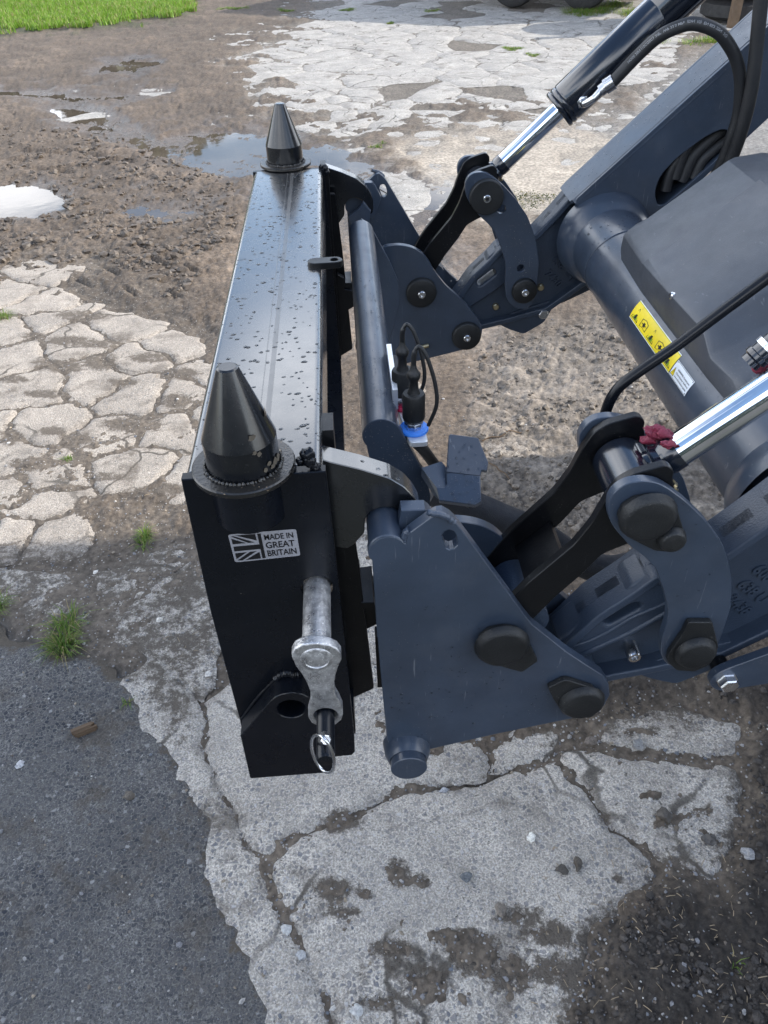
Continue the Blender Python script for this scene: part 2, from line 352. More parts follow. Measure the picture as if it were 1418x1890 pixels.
def lerp(a, b, m): return a * (1 - m) + b * m
BROWN, DARK, SAND, GRAV, LITM = (np.array(c) for c in ((.088, .069, .053), (.036, .031, .027), (.26, .232, .195), (.150, .145, .138), (.138, .120, .102)))
def ground_eval(X, Y):
    px, py, s = topx(X, Y); nb = fbm(X * 5, Y * 5, 5, 3, .6)
    def zone(poly, edge=0.05, w=0.03, amp=1.0):
        return sstep(-w, w, (sdp(px, py, poly) / s) * (1.0) + nb * edge * amp)
    big = fbm(X * 1.7, Y * 1.7, 4, 21); mid = fbm(X * 9, Y * 9, 4, 31, .6); fine = fbm(X * 38, Y * 38, 3, 41, .6); gr = fbm(X * 120, Y * 120, 2, 51)
    lev = np.full(X.shape, .016); rough = np.full(X.shape, 1.0); col = np.tile(BROWN, (len(X), 1)); wet = .22 + .30 * fbm(X * 2.3, Y * 2.3, 3, 61); spk = np.full(X.shape, .25)
    def put(m, lv=None, rg=None, c=None, wt=None, sp=None):
        nonlocal lev, rough, col, wet, spk
        if lv is not None: lev = lerp(lev, lv, m)
        if rg is not None: rough = lerp(rough, rg, m)
        if c is not None: col = col * (1 - m[:, None]) + np.asarray(c) * m[:, None]
        if wt is not None: wet = lerp(wet, wt, m)
        if sp is not None: spk = lerp(spk, sp, m)
    put(sstep(2.2, 2.8, Y) * sstep(.1, -.3, X), rg=1.7)
    put(zone(ZM, .10, .08), .018, 1.9, LITM, .48, .2)
    put(zone(ZS, .25, .12), .004, .35, SAND, .25, .5)
    put(zone(ZG, .25, .15), .008, .8, GRAV, .35, .9)
    put(zone(ZT, .10, .06), -.0005, .8, (.098, .083, .068), .25, .9)
    put(zone(ZL, .20, .14), -.0078, 1.0, (.088, .074, .060), .15, .9)
    put(zone(ZF, .55, .25), -.0125, .9, (.11, .098, .084), .2, .5)
    put(zone(ZEDGE, .3, .15), .001, .6, None, .3, .4)
    put(zone(ZD, .09, .05), .017, 1.5, DARK, .30, .10)
    put(zone(ZB, .09, .05), -.0098, .95, (.090, .075, .060), .25, 1.0)
    put(zone(ZA_, .04, .03), -.016, .4, (.07, .065, .06), .2, .6)
    put(zone([(470, 415), (640, 470), (640, 620), (430, 620), (380, 470)], .2, .15), .001, .9, (.16, .125, .095), .5, .4)
    put(zone([(640, 430), (900, 470), (900, 640), (640, 640)], .2, .15), .006, 1.3, (.18, .14, .105), .65, .3)
    for (a, b_, ra, rb) in SMEAR:
        near_ = (np.abs(px - a) < ra * 2.5) & (np.abs(py - b_) < rb * 2.5)
        if near_.any():
            e = np.full(X.shape, 9.0); e[near_] = np.hypot((px[near_] - a) / ra, (py[near_] - b_) / rb); put(sstep(1.3, .35, e + nb * .8 + mid * 1.2 + fine * 1.1 + gr * .6), -.0004, 1.1)
    lawn = zone(ZLAWN, .20, .10); put(lawn, .035, 1, (.05, .055, .025), .3, 0)
    z = lev + rough * (big * .0075 + mid * .0075 + fine * .0054 + gr * .0027)
    mm = zone(ZM, .1, .1); u = X * .80 - Y * .60; v = X * .60 + Y * .80
    wv_ = .10 * fbm(X * 2.2, Y * 2.2, 2, 79); z = z + mm * (.012 * fbm(u * 2.2, (v + wv_) * 19, 4, 71, .62) + .009 * (.35 - np.abs(fbm(u * 3.2, (v + wv_) * 30, 3, 77, .6))) - .0008 * gr - .0015 * fine)
    clay = mm * sstep(-.1, .35, fbm(u * 1.6, v * 5, 4, 83, .6)); col = col * (1 - clay[:, None] * .6) + np.array((.215, .19, .162)) * clay[:, None] * .6
    fl = sstep(2.3, 3.0, Y) * sstep(.0, -.4, X); z = z + fl * (.012 * fbm(u * 4, v * 13, 4, 91, .6) + .016 * (.3 - np.abs(fbm(X * 11, Y * 11, 4, 95, .65))))
    for q, (poly, dep, edge) in PUD.items():
        m = zone(poly, .035 * edge, .05); z = z * (1 - m) + m * (.55 * (z - lev) - dep - .007); wet = lerp(wet, 1.0, np.clip(zone(poly, .12, .16) * 1.1, 0, 1))
    for a, b, ln, kind in LUGS:
        c = onZ((a, b)); dX, dY = X - c[0], Y - c[1]; th = rad(-48 if kind else -20); ca, sa = math.cos(th), math.sin(th)
        U, V = dX * ca + dY * sa, -dX * sa + dY * ca; L_ = .075 if kind else .13; W_ = .010 if kind else .022
        z = z - (.022 if kind else .03) * np.exp(-(U / L_) ** 4 - (V / W_) ** 2) + .010 * np.exp(-(U / L_) ** 4 - ((V - W_ * 1.9) / W_) ** 2)
    col = col * (1 + .28 * mid + .22 * big)[:, None]; dry = sstep(.004, .022, z - lev)
    wet = np.clip(wet - .25 * dry, 0, 1); col = col * (1 + .25 * dry - .25 * wet + .12)[:, None]
    return z, np.clip(col, .01, .8), wet, spk

# ------------------------------------------------------------------ the yard as one sheet, denser towards the camera
gu = np.arange(-560, 1985, 3.1); gv = np.concatenate([np.arange(-75, 120, 2.0), np.arange(120, 500, 2.6), np.arange(500, 2000, 3.3), np.arange(2000, 2640, 9.0)])
U_, V_ = np.meshgrid(gu, gv); dd = np.stack([U_ - CX, CY - V_, np.full(U_.shape, F)], -1) @ AX.T
tt = -CAM[2] / dd[..., 2]; GX = (CAM[0] + dd[..., 0] * tt).ravel(); GY = (CAM[1] + dd[..., 1] * tt).ravel()
GZ, gcol, gwet, gspk = ground_eval(GX, GY)
H_, W_ = U_.shape; idx = np.arange(H_ * W_).reshape(H_, W_)
quads = np.stack([idx[1:, :-1], idx[1:, 1:], idx[:-1, 1:], idx[:-1, :-1]], -1).reshape(-1, 4)
def mesh_np(name, v, f, m, parent=None, smooth=True):
    me = D.meshes.new(name); v = np.asarray(v, np.float32); f = np.asarray(f, np.int32); k = f.shape[1]
    me.vertices.add(len(v)); me.vertices.foreach_set('co', v.ravel()); me.loops.add(f.size); me.loops.foreach_set('vertex_index', f.ravel())
    me.polygons.add(len(f)); me.polygons.foreach_set('loop_start', np.arange(0, f.size, k, dtype=np.int32)); me.polygons.foreach_set('loop_total', np.full(len(f), k, np.int32))
    me.polygons.foreach_set('use_smooth', [smooth] * len(f)); me.update(calc_edges=True); me.materials.append(m)
    return link(D.objects.new(name, me), parent)
m, nt, b = mat('yard_soil'); co = objco(nt)
at = N(nt, 'ShaderNodeAttribute', attribute_name='soil'); aw = N(nt, 'ShaderNodeAttribute', attribute_name='state')
sp = N(nt, 'ShaderNodeSeparateColor'); L(nt, aw.outputs['Color'], sp.inputs[0])
n1 = noise(nt, co, 55, 6, .65); n2 = noise(nt, co, 7, 5, .6)
c = mixc(nt, ramp(nt, n1, .3, .72), mixc(nt, 1.0, at.outputs['Color'], (.58, .56, .54), 'MULTIPLY'), mixc(nt, 1.0, at.outputs['Color'], (1.45, 1.43, 1.40), 'MULTIPLY'))
vo = N(nt, 'ShaderNodeTexVoronoi', i_Scale=150.0, i_Randomness=1.0); L(nt, co, vo.inputs['Vector'])
vs = N(nt, 'ShaderNodeSeparateColor'); L(nt, vo.outputs['Color'], vs.inputs[0])
st = mth(nt, 'MULTIPLY', ramp(nt, vs.outputs[0], .86, .90), ramp(nt, vo.outputs['Distance'], .42, .30))
stc = mixc(nt, vs.outputs[1], (.16, .16, .17), (.42, .40, .37))
c = mixc(nt, mth(nt, 'MULTIPLY', st, sp.outputs[1]), c, stc); L(nt, c, b.inputs['Base Color'])
rr = ramp(nt, mth(nt, 'ADD', sp.outputs[0], mth(nt, 'MULTIPLY', mth(nt, 'SUBTRACT', n2, .5), .5)), .25, .95, .86, .24); L(nt, rr, b.inputs['Roughness']); b.inputs['Specular IOR Level'].default_value = .35
bump(nt, b, mth(nt, 'ADD', noise(nt, co, 120, 5, .7), mth(nt, 'MULTIPLY', st, .5)), .60, .006)
SOIL = m
yard = mesh_np('yard_ground', np.stack([GX, GY, GZ], -1), quads, SOIL); yard['kind'] = 'structure'
ca = yard.data.color_attributes.new('soil', 'FLOAT_COLOR', 'POINT'); ca.data.foreach_set('color', np.concatenate([gcol, np.ones((len(GX), 1))], 1).astype(np.float32).ravel())
ca = yard.data.color_attributes.new('state', 'FLOAT_COLOR', 'POINT'); ca.data.foreach_set('color', np.stack([gwet, gspk, gspk * 0, gspk * 0 + 1], -1).astype(np.float32).ravel())
# the land around the yard, out to the horizon
m, nt, b = mat('rough_land'); co = objco(nt)
L(nt, mixc(nt, ramp(nt, noise(nt, co, .35, 6, .6), .4, .6), (.060, .060, .062), (.045, .050, .045)), b.inputs['Base Color']); b.inputs['Roughness'].default_value = .9
land = mk('surrounding_land', [(-600, -600, -.07), (600, -600, -.07), (600, 600, -.07), (-600, 600, -.07)], [(0, 1, 2, 3)], m); land['kind'] = 'structure'

# ------------------------------------------------------------------ concrete
def concrete_mat(name, base, peb, scale, cover, dirt=.5, dirtc=(.105, .086, .068), paste=(.08, .20), light=(.80, .92)):
    m, nt, b = mat(name); co = objco(nt)
    wv = N(nt, 'ShaderNodeTexNoise', i_Scale=scale * .7, i_Detail=2.0); L(nt, co, wv.inputs['Vector'])
    wm = N(nt, 'ShaderNodeMix', data_type='VECTOR'); wm.inputs[0].default_value = .9 / scale; L(nt, co, wm.inputs[4]); L(nt, wv.outputs['Color'], wm.inputs[5])
    def grains(sc, cov):
        vo = N(nt, 'ShaderNodeTexVoronoi', i_Scale=sc, i_Randomness=1.0); L(nt, wm.outputs[1], vo.inputs['Vector'])
        ve = N(nt, 'ShaderNodeTexVoronoi', i_Scale=sc, i_Randomness=1.0, feature='DISTANCE_TO_EDGE'); L(nt, wm.outputs[1], ve.inputs['Vector'])
        vs = N(nt, 'ShaderNodeSeparateColor'); L(nt, vo.outputs['Color'], vs.inputs[0])
        f = mth(nt, 'MULTIPLY', ramp(nt, vs.outputs[0], 1 - cov, 1 - cov + .05), ramp(nt, ve.outputs[0], *paste))
        pc = mixc(nt, vs.outputs[1], peb[0], peb[1]); return f, mixc(nt, ramp(nt, vs.outputs[2], *light), pc, peb[2])
    wear = ramp(nt, noise(nt, co, 3.2, 5, .6), .35, .68, .40, 1.0)
    s1, p1 = grains(scale, cover); s2, p2 = grains(scale * 2.1, cover * .8)
    fine = noise(nt, co, 260, 4, .75); bg_ = noise(nt, co, 5, 7, .68)
    c = mixc(nt, ramp(nt, bg_, .3, .7), tuple(x * .74 for x in base), tuple(min(1, x * 1.16) for x in base))
    c = mixc(nt, ramp(nt, fine, .35, .70), mixc(nt, 1., c, (.52, .51, .50), 'MULTIPLY'), mixc(nt, 1., c, (1.25, 1.25, 1.24), 'MULTIPLY'))
    c = mixc(nt, mth(nt, 'MULTIPLY', s2, .75), c, p2); show = mth(nt, 'MULTIPLY', s1, wear); c = mixc(nt, show, c, p1)
    d1 = ramp(nt, noise(nt, co, 7, 9, .74), .50, .63); d2 = ramp(nt, noise(nt, co, 34, 8, .72), .54, .68); d3 = ramp(nt, noise(nt, co, 1.6, 5, .6), .38, .66)
    hv = N(nt, 'ShaderNodeTexNoise', i_Scale=5.0, i_Detail=5.0); L(nt, co, hv.inputs['Vector']); hm = N(nt, 'ShaderNodeMix', data_type='VECTOR'); hm.inputs[0].default_value = .16; L(nt, co, hm.inputs[4]); L(nt, hv.outputs['Color'], hm.inputs[5])
    hc = N(nt, 'ShaderNodeTexVoronoi', i_Scale=2.6, feature='DISTANCE_TO_EDGE'); L(nt, hm.outputs[1], hc.inputs['Vector'])
    hair = mth(nt, 'MULTIPLY', ramp(nt, hc.outputs['Distance'], .004, .017, 0.0 if name.startswith('asph') else .85, 0.0), ramp(nt, noise(nt, co, 2.2, 3, .5), .42, .55)); c = mixc(nt, hair, c, (.055, .048, .040))
    ad = N(nt, 'ShaderNodeAttribute', attribute_name='soiling').outputs['Fac']; hf = noise(nt, co, 42, 10, .78); h2 = noise(nt, co, 9, 6, .6)
    d4 = ramp(nt, mth(nt, 'ADD', ad, mth(nt, 'ADD', mth(nt, 'MULTIPLY', mth(nt, 'SUBTRACT', hf, .5), 1.5), mth(nt, 'MULTIPLY', mth(nt, 'SUBTRACT', h2, .5), .7))), .42, .72)
    d4 = mth(nt, 'MULTIPLY', d4, ramp(nt, ad, .02, .2))
    d = mth(nt, 'MULTIPLY', mth(nt, 'MAXIMUM', d1, mth(nt, 'MULTIPLY', d2, .8)), mth(nt, 'ADD', mth(nt, 'MULTIPLY', d3, .85), .25)); d = mth(nt, 'MINIMUM', mth(nt, 'MULTIPLY', d, dirt), .9)
    d = mth(nt, 'MINIMUM', mth(nt, 'MAXIMUM', d, d4), .93); c = mixc(nt, d, c, mixc(nt, hf, tuple(x * .6 for x in dirtc), tuple(x * 1.35 for x in dirtc)))
    pit = ramp(nt, noise(nt, co, 95, 4, .7), .63, .71); c = mixc(nt, mth(nt, 'MULTIPLY', pit, .8), c, (.060, .054, .048))
    L(nt, c, b.inputs['Base Color']); L(nt, ramp(nt, bg_, .3, .7, .72, .92), b.inputs['Roughness']); b.inputs['Specular IOR Level'].default_value = .3
    h = mth(nt, 'ADD', mth(nt, 'MULTIPLY', fine, .7), mth(nt, 'MULTIPLY', show, .45)); h = mth(nt, 'SUBTRACT', h, mth(nt, 'MULTIPLY', pit, .9))
    bump(nt, b, h, .95, .006); return m
CONC_L = concrete_mat('concrete_worn', (.42, .375, .325), ((.19, .185, .18), (.38, .33, .28), (.52, .48, .43)), 150, .55, .75)
CONC_B = concrete_mat('concrete_aggregate', (.57, .53, .475), ((.13, .14, .165), (.35, .325, .29), (.48, .47, .47)), 95, .78, .75, (.082, .068, .054), (.10, .26))
CONC_F = concrete_mat('concrete_far', (.40, .385, .36), ((.20, .20, .20), (.32, .30, .27), (.46, .45, .43)), 50, .4, .55)
ASPH = concrete_mat('asphalt_worn', (.190, .186, .180), ((.022, .028, .042), (.105, .105, .108), (.30, .30, .30)), 115, .92, .62, (.090, .075, .058), (.06, .18), (.95, .98))
def rough_edge(P, step, amp, seed=5):
    out = []; m = len(P)
    for i in range(m):
        a, c = np.array(P[i]), np.array(P[(i + 1) % m]); k = max(1, int(np.linalg.norm(c - a) / step))
        out += [a + (c - a) * j / k for j in range(k)]
    Q = np.array(out); f = .35 / step / 2
    return Q + amp * np.stack([fbm(Q[:, 0] * f, Q[:, 1] * f, 3, seed, .6), fbm(Q[:, 0] * f + 50, Q[:, 1] * f, 3, seed + 9, .6)], -1) * 1.6
from mathutils.geometry import delaunay_2d_cdt
def slab(P, m, gap=.008, step=.014, amp=.008, z=0.0, name='concrete_slab', parent=yard, tilt=.0015, crumb=.020, relief=.0022, depth=.010, warp=(.0, 5.0), dirty=.55):
    """one broken piece of paving: ragged outline, worn top with relief, crumbled edge falling into the joint"""
    P = [np.array(p[:2], float) for p in P]
    if sum(P[i][0] * P[(i + 1) % len(P)][1] - P[(i + 1) % len(P)][0] * P[i][1] for i in range(len(P))) < 0: P = P[::-1]
    Q = rough_edge(inset(P, gap), step, amp)
    Q = Q + warp[0] * np.stack([fbm(Q[:, 0] * warp[1], Q[:, 1] * warp[1], 3, 201, .55), fbm(Q[:, 0] * warp[1] + 31, Q[:, 1] * warp[1], 3, 207, .55)], -1)
    n = len(Q); lo_, hi_ = Q.min(0), Q.max(0); st = step * 1.25
    ax_, ay_ = np.meshgrid(np.arange(lo_[0] + st / 2, hi_[0], st), np.arange(lo_[1] + st / 2, hi_[1], st)); G = np.stack([ax_.ravel(), ay_.ravel()], -1) + RNG.normal(0, st * .18, (ax_.size, 2))
    G = G[sdp(G[:, 0], G[:, 1], Q) > st * .45]
    A = [Vector(q) for q in Q] + [Vector(q) for q in G]
    vs, es, fs, ov, oe, of = delaunay_2d_cdt(A, [], [list(range(n))], 1, 1e-5)
    V = np.array([(v_[0], v_[1]) for v_ in vs]); d = np.maximum(sdp(V[:, 0], V[:, 1], Q), 0)
    k = 1.0 / (crumb * 1.6); ed = fbm(V[:, 0] * k, V[:, 1] * k, 4, 133, .65); wdt = crumb * (1 + .9 * ed).clip(.15); fall = 1 - sstep(0, 1, d / wdt)
    t = RNG.normal(0, tilt, 2); c_ = Q.mean(0); zt = z + RNG.normal(0, tilt * .4) + np.clip((V - c_) @ t, -.003, .003) + relief * fbm(V[:, 0] * 6, V[:, 1] * 6, 5, 121, .62) - depth * fall ** 1.3
    zt = np.maximum(zt, -.03)
    me = D.meshes.new(name); me.from_pydata([(*p, z_) for p, z_ in zip(V, zt)], [], [tuple(f) for f in fs]); me.materials.append(m)
    me.polygons.foreach_set('use_smooth', [True] * len(me.polygons)); me.update()
    px, py, s_ = topx(V[:, 0], V[:, 1]); a = dirty * sstep(wdt * 2.2, 0, d)
    for (ex, ey, ra, rb) in SMEAR:
        e = np.hypot((px - ex) / ra, (py - ey) / rb); a = np.maximum(a, .72 * sstep(1.9, .5, e))
    if m.name.startswith(('concrete_agg', 'concrete_worn')):
        a = np.maximum(a, .75 * sstep(-.16, .05, sdp(px, py, ZD) / s_)); a = np.maximum(a, .62 * sstep(-.10, .06, sdp(px, py, ZT) / s_)); a = np.maximum(a, .55 * sstep(.12, -.03, sdp(px, py, ZL) / s_) * (py < 1000))
    at_ = me.attributes.new('soiling', 'FLOAT', 'POINT'); at_.data.foreach_set('value', a.astype(np.float32))
    return link(D.objects.new(name, me), parent)
def clip_half(P, p, n):
    out = []
    for i in range(len(P)):
        a, c = P[i], P[(i + 1) % len(P)]; da, dc = (a - p) @ n, (c - p) @ n
        if da <= 0: out.append(a)
        if (da < 0) != (dc < 0) and da != dc: out.append(a + (c - a) * da / (da - dc))
    return out
def cells(S, keep, R):
    S = [np.array(s) for s in S]; out = []
    for i in keep:
        P = [S[i] + R * np.array(q) for q in ((-1, -1), (1, -1), (1, 1), (-1, 1))]
        for j, t in enumerate(S):
            if j != i and np.linalg.norm(t - S[i]) < 3 * R and len(P) > 2: P = clip_half(P, (S[i] + t) / 2, t - S[i])
        if len(P) > 2: out.append(P)
    return out
seedpx = [(99, 496), (14, 544), (68, 561), (79, 592), (14, 612), (133, 632), (231, 603), (310, 640), (260, 660), (25, 663), (56, 719), (181, 699), (254, 736), (85, 781), (203, 806), (338, 730), (324, 800), (254, 860), (90, 877), (12, 850), (17, 905), (60, 935), (19, 995), (100, 1000), (-70, 560), (-80, 650), (-90, 740), (-60, 800), (-100, 900), (-80, 990), (350, 880), (400, 690), (410, 780)]
ring = [(-220, 520), (-240, 640), (-260, 800), (-260, 960), (-150, 1090), (10, 1085), (130, 1080), (220, 980), (300, 985), (400, 960), (470, 860), (480, 740), (470, 640), (390, 590), (300, 560), (200, 520), (150, 470), (60, 450), (-60, 470)]
SEED = [onZ(p)[:2] for p in seedpx + ring]
for P in cells(SEED, range(len(seedpx)), .5): slab(P, CONC_L, .002, .014, .010, crumb=.015, warp=(.05, 5.5), dirty=.5)
w2 = lambda pts: [onZ(p)[:2] for p in pts]
for pts in ([(482, 1589), (508, 1564), (584, 1534), (635, 1518), (700, 1488), (761, 1460), (902, 1442), (925, 1425), (1024, 1399), (1054, 1437), (1095, 1488), (1120, 1528), (1206, 1579), (1215, 1650), (1095, 1740), (1095, 2080), (670, 2080), (620, 1890), (594, 1838), (559, 1787), (548, 1737), (523, 1686), (513, 1655)],
            [(386, 1391), (421, 1488), (457, 1564), (482, 1589), (508, 1562), (584, 1532), (635, 1516), (700, 1485), (761, 1452), (900, 1438), (902, 1364), (905, 1300), (760, 1250), (640, 1210), (470, 1230), (380, 1290)],
            [(903, 1300), (902, 1364), (903, 1420), (925, 1422), (983, 1402), (1024, 1394), (1034, 1350), (1010, 1290)],
            [(1024, 1394), (1054, 1434), (1095, 1484), (1120, 1524), (1206, 1575), (1310, 1650), (1365, 1560), (1378, 1420), (1210, 1392), (1060, 1370)],
            [(1120, 1318), (1250, 1295), (1384, 1335), (1372, 1400), (1212, 1386), (1100, 1365)],
            [(386, 1391), (421, 1488), (457, 1564), (482, 1589), (513, 1657), (548, 1740), (594, 1841), (670, 2080), (490, 2080), (415, 1800), (350, 1600), (270, 1420), (215, 1260), (290, 1190), (370, 1280)],
            [(640, 960), (720, 950), (780, 1250), (640, 1210), (560, 1220), (430, 1130), (420, 1010)],
            [(170, 1060), (320, 1000), (420, 980), (430, 1130), (380, 1290), (300, 1230), (200, 1190)], [(-40, 1040), (60, 1050), (160, 1060), (190, 1190), (60, 1150), (-40, 1130)]):
    slab(w2(pts), CONC_B, .000, .012, .011, crumb=.017, dirty=.5)
for pts in ([(-20, 75), (45, 72), (50, 80), (-20, 84)], [(70, 68), (160, 60), (170, 72), (90, 78)], [(176, 60), (250, 58), (262, 68), (190, 73)], [(262, 58), (330, 55), (340, 68), (270, 72)], [(340, 120), (400, 122), (390, 134), (345, 134)], [(290, 78), (330, 76), (336, 88), (300, 90)], [(330, 440), (450, 428), (470, 520), (350, 500)], [(340, 340), (450, 330), (460, 372), (400, 380)]):
    slab(w2(pts), CONC_F, .01, .05, .05, crumb=.12)
for pts in ([(850, 795), (960, 780), (1040, 830), (990, 880), (900, 880)], [(1240, 880), (1330, 900), (1400, 1000), (1320, 1010)], [(720, 690), (790, 680), (810, 760), (730, 790)], [(1010, 700), (1110, 690), (1160, 730), (1040, 750)], [(960, 640), (1040, 650), (1010, 680), (950, 670)]): slab(w2(pts), CONC_L, .0, .015, .015, z=.021, crumb=.09, depth=.018, dirty=.55)
pts = []; tries = 0
while len(pts) < 620:
    v = (RNG.uniform(330, 1900), RNG.uniform(-80, 300)); q = onZ(v)[:2]
    if not (-3 < q[0] < 7.2 and q[1] < 17.5): continue
    r = RNG.choice([.45, .75, 1.1]) if v[1] < 170 else RNG.choice([.2, .32])
    if all(np.hypot(*(q - p)) > r for p in pts): pts.append(q)
    else:
        tries += 1
        if tries > 9000: break
Fp = np.array(pts); fx, fy, fs = topx(Fp[:, 0], Fp[:, 1]); inside = sdp(fx, fy, ZF) / fs > -.55
wetp = np.maximum(sdp(fx, fy, PUD['stream'][0]), sdp(fx, fy, PUD['wet'][0])) / fs > -.05
keep = [i for i in range(len(pts)) if inside[i] and not wetp[i]][:295]
for P in cells(pts, keep, 1.3): slab(P, CONC_F, .000, .05, .03, tilt=.0020, crumb=.028, depth=.012, relief=.004, warp=(.22, 1.5), dirty=.45)
asph = slab(w2(ZA_[:-2]) + [np.array([-.2, -.75]), np.array([-1.3, -.75]), np.array([-2.2, .6])], ASPH, 0, .018, .030, z=.0020, name='asphalt_patch', parent=None, tilt=.0, crumb=.040, relief=.003, dirty=.75)
asph['kind'] = 'structure'

# ------------------------------------------------------------------ standing water
m, nt, b = mat('muddy_water'); co = objco(nt)
L(nt, mixc(nt, ramp(nt, noise(nt, co, 2.0, 3), .3, .7), (.060, .047, .036), (.10, .082, .064)), b.inputs['Base Color'])
b.inputs['Roughness'].default_value = .03; b.inputs['IOR'].default_value = 1.33
bump(nt, b, noise(nt, co, 9, 3, .5), .06, .004); WATER = m
for qi, (q, (poly, dep, edge)) in enumerate(PUD.items()):
    c = np.mean(poly, 0); P = [onZ(tuple(c + (np.array(p) - c) * 1.25), WATER_Z) for p in poly]
    if q in ('stream', 'wet'): P = [onZ(tuple(c + (np.array(p) - c) * 1.06), WATER_Z) for p in poly]
    if q == 'wet': P = [p + np.array([0, 0, -.0015]) for p in P]
    P = [p + np.array([0, 0, -.0005 * qi]) for p in P]
    o = mk('puddle', P, [tuple(range(len(P)))], WATER); o['kind'] = 'structure'
# ------------------------------------------------------------------ the tractor's front loader
TR = thing('tractor', 'dark blue tractor front loader with two arms, chrome rams and cross tubes above the yard', 'tractor', (2.5, .6, 0))
WID = 1.2                                      # overall width of the carriage
R4 = lambda p: zm(640, 640, 3.545, p); R5 = lambda p: zm(660, 880, 2.727, p); R6 = lambda p: zm(900, 760, 2.737, p)
R7 = lambda p: zm(700, 240, 3.223, p); R8 = lambda p: zm(960, 0, 2.953, p); RZ = lambda p: zm(1080, 460, 3.781, p)
N8 = lambda p: zm(930, 1000, 4.431, p)
N1 = lambda p: zm(560, 440, 7.09, p); N2 = lambda p: zm(580, 960, 6.3, p); N3 = lambda p: zm(690, 620, 5.726, p); N4 = lambda p: zm(840, 260, 5.905, p)
N5 = lambda p: zm(860, 420, 4.727, p); N6 = lambda p: zm(1220, 960, 5.56, p)
SX = (.026, .938); P1 = (.164, .770); P2 = (.270, .658); LT = (.304, .963); LL = (.404, .748); BB = (.466, .668)
side = lambda s, y: y if s == 0 else WID - y
def pl(s, name, out, y0, y1, m, parent, **k):
    a, b = side(s, y0), side(s, y1); return plate(name, out, min(a, b), max(a, b), m, parent, **k)
OUTER = XZ(R5([(75, 425), (95, 740), (118, 1000), (148, 1320), (178, 1388), (345, 1377), (700, 1295), (1100, 1213), (1180, 1198), (1238, 1160), (1270, 1100), (1264, 1045), (1236, 1000), (1140, 940), (1050, 880), (950, 800), (880, 745), (845, 700), (690, 490), (530, 275), (502, 238), (470, 208), (430, 186), (400, 190), (370, 205), (250, 292), (243, 345), (225, 322), (190, 305), (150, 300), (105, 313), (68, 343), (52, 385), (58, 405)]), 0)
SLOT = XZ(R5([(425, 300), (437, 277), (462, 268), (485, 275), (497, 295), (505, 325), (503, 345), (485, 362), (465, 368), (447, 360), (437, 340)]), 0)
BPL = XZ(zm(0, 0, 1, [(700, 470), (708, 455), (737, 452), (759, 456), (777, 465), (790, 479), (802, 501), (824, 529), (849, 550), (874, 577), (886, 594), (891, 608), (888, 625), (878, 640), (778, 665), (737, 674), (700, 680), (690, 600)]), 1.035)
GUS = XZ(zm(0, 0, 1, [(655, 418), (668, 407), (684, 417), (692, 433), (719, 483), (735, 520), (738, 560), (728, 600), (715, 640), (700, 600), (680, 500)]), .955)
sm = lambda P: fillet(P, .006, 3)
LINK = sm(XZ(R6([(610, 500), (618, 440), (650, 395), (710, 360), (790, 349), (860, 358), (920, 390), (1000, 450), (1100, 545), (1140, 600), (1190, 670), (1218, 760), (1235, 850), (1230, 990), (1190, 1110), (1160, 1190), (1110, 1260), (1050, 1300), (960, 1300), (900, 1270), (876, 1225), (880, 1150), (908, 1060), (915, 1000), (890, 900), (850, 790), (790, 730), (720, 680), (650, 600), (620, 555)]), 0))
LEVER = sm(XZ(R6([(935, 335), (950, 420), (900, 600), (700, 672), (580, 720), (480, 820), (340, 940), (220, 1060), (160, 1150), (90, 1240), (20, 1240), (-10, 1180), (30, 1050), (120, 950), (200, 870), (440, 670), (530, 560), (600, 440), (660, 360), (740, 315), (910, 268), (945, 300)]), .014))
CASTO = [(.262, .605), (.300, .625), (.317, .637), (.382, .650), (.437, .664), (.474, .672), (.571, .745), (.66, .83), (.62, .95), (.560, .945), (.497, .942), (.469, .908), (.427, .862), (.380, .840), (.351, .836), (.326, .808), (.287, .771), (.250, .715), (.232, .690), (.228, .640)]
def cap_profile(s, name, px, domes, parent):
    """moulded pin cover: a thin plate with a raised rim and one or two domes, outside of the near side"""
    o = pl(s, name, fillet(XZ(R6(px) if name != 'pin_cover' else R5(px), -.004), .003, 3), -.0085, -.0005, CAPM, parent, bev=.0014)
    for (c, r) in domes:
        q = onY((R6([c]) if name != 'pin_cover' else R5([c]))[0], -.010)
        b = MB().lathe((q[0], -.009, q[2]), (0, -1, 0), [(0, r), (.0035, r * .965), (.0075, r * .88), (.0092, r * .80), (.0096, r * .74), (.0102, r * .4), (.0103, r * .05)], 40)
        b.obj('dome', CAPM, o, 40)
    return o
def button(x, z, y, r, parent, dirn=-1, h=.012, hexs=True):
    """round pin cover with a socket head screw, facing the middle of the loader"""
    d = (0, dirn, 0)
    o = MB().lathe((x, y, z), d, [(0, r), (h * .6, r), (h * .85, r * .96), (h, r * .88), (h * 1.02, r * .3)], 40).obj('round_cover', CAPM, parent, 50)
    b = MB().lathe((x, y + dirn * h, z), d, [(0, .0085), (.006, .0085), (.0075, .0072), (.0075, .0042), (.003, .0040), (.003, .0001)], 18)
    b.obj('screw', ZINC, o, 40); return o
def bolt_hex(c, r, h, parent, name='bolt', dirn=-1):
    o = MB().lathe(c, (0, dirn, 0), [(0, r * 1.15), (h * .12, r * 1.15), (h * .12, r), (h * .85, r), (h, r * .86)], 6).obj(name, ZINC, parent, 20)
    return o
ARMS = []
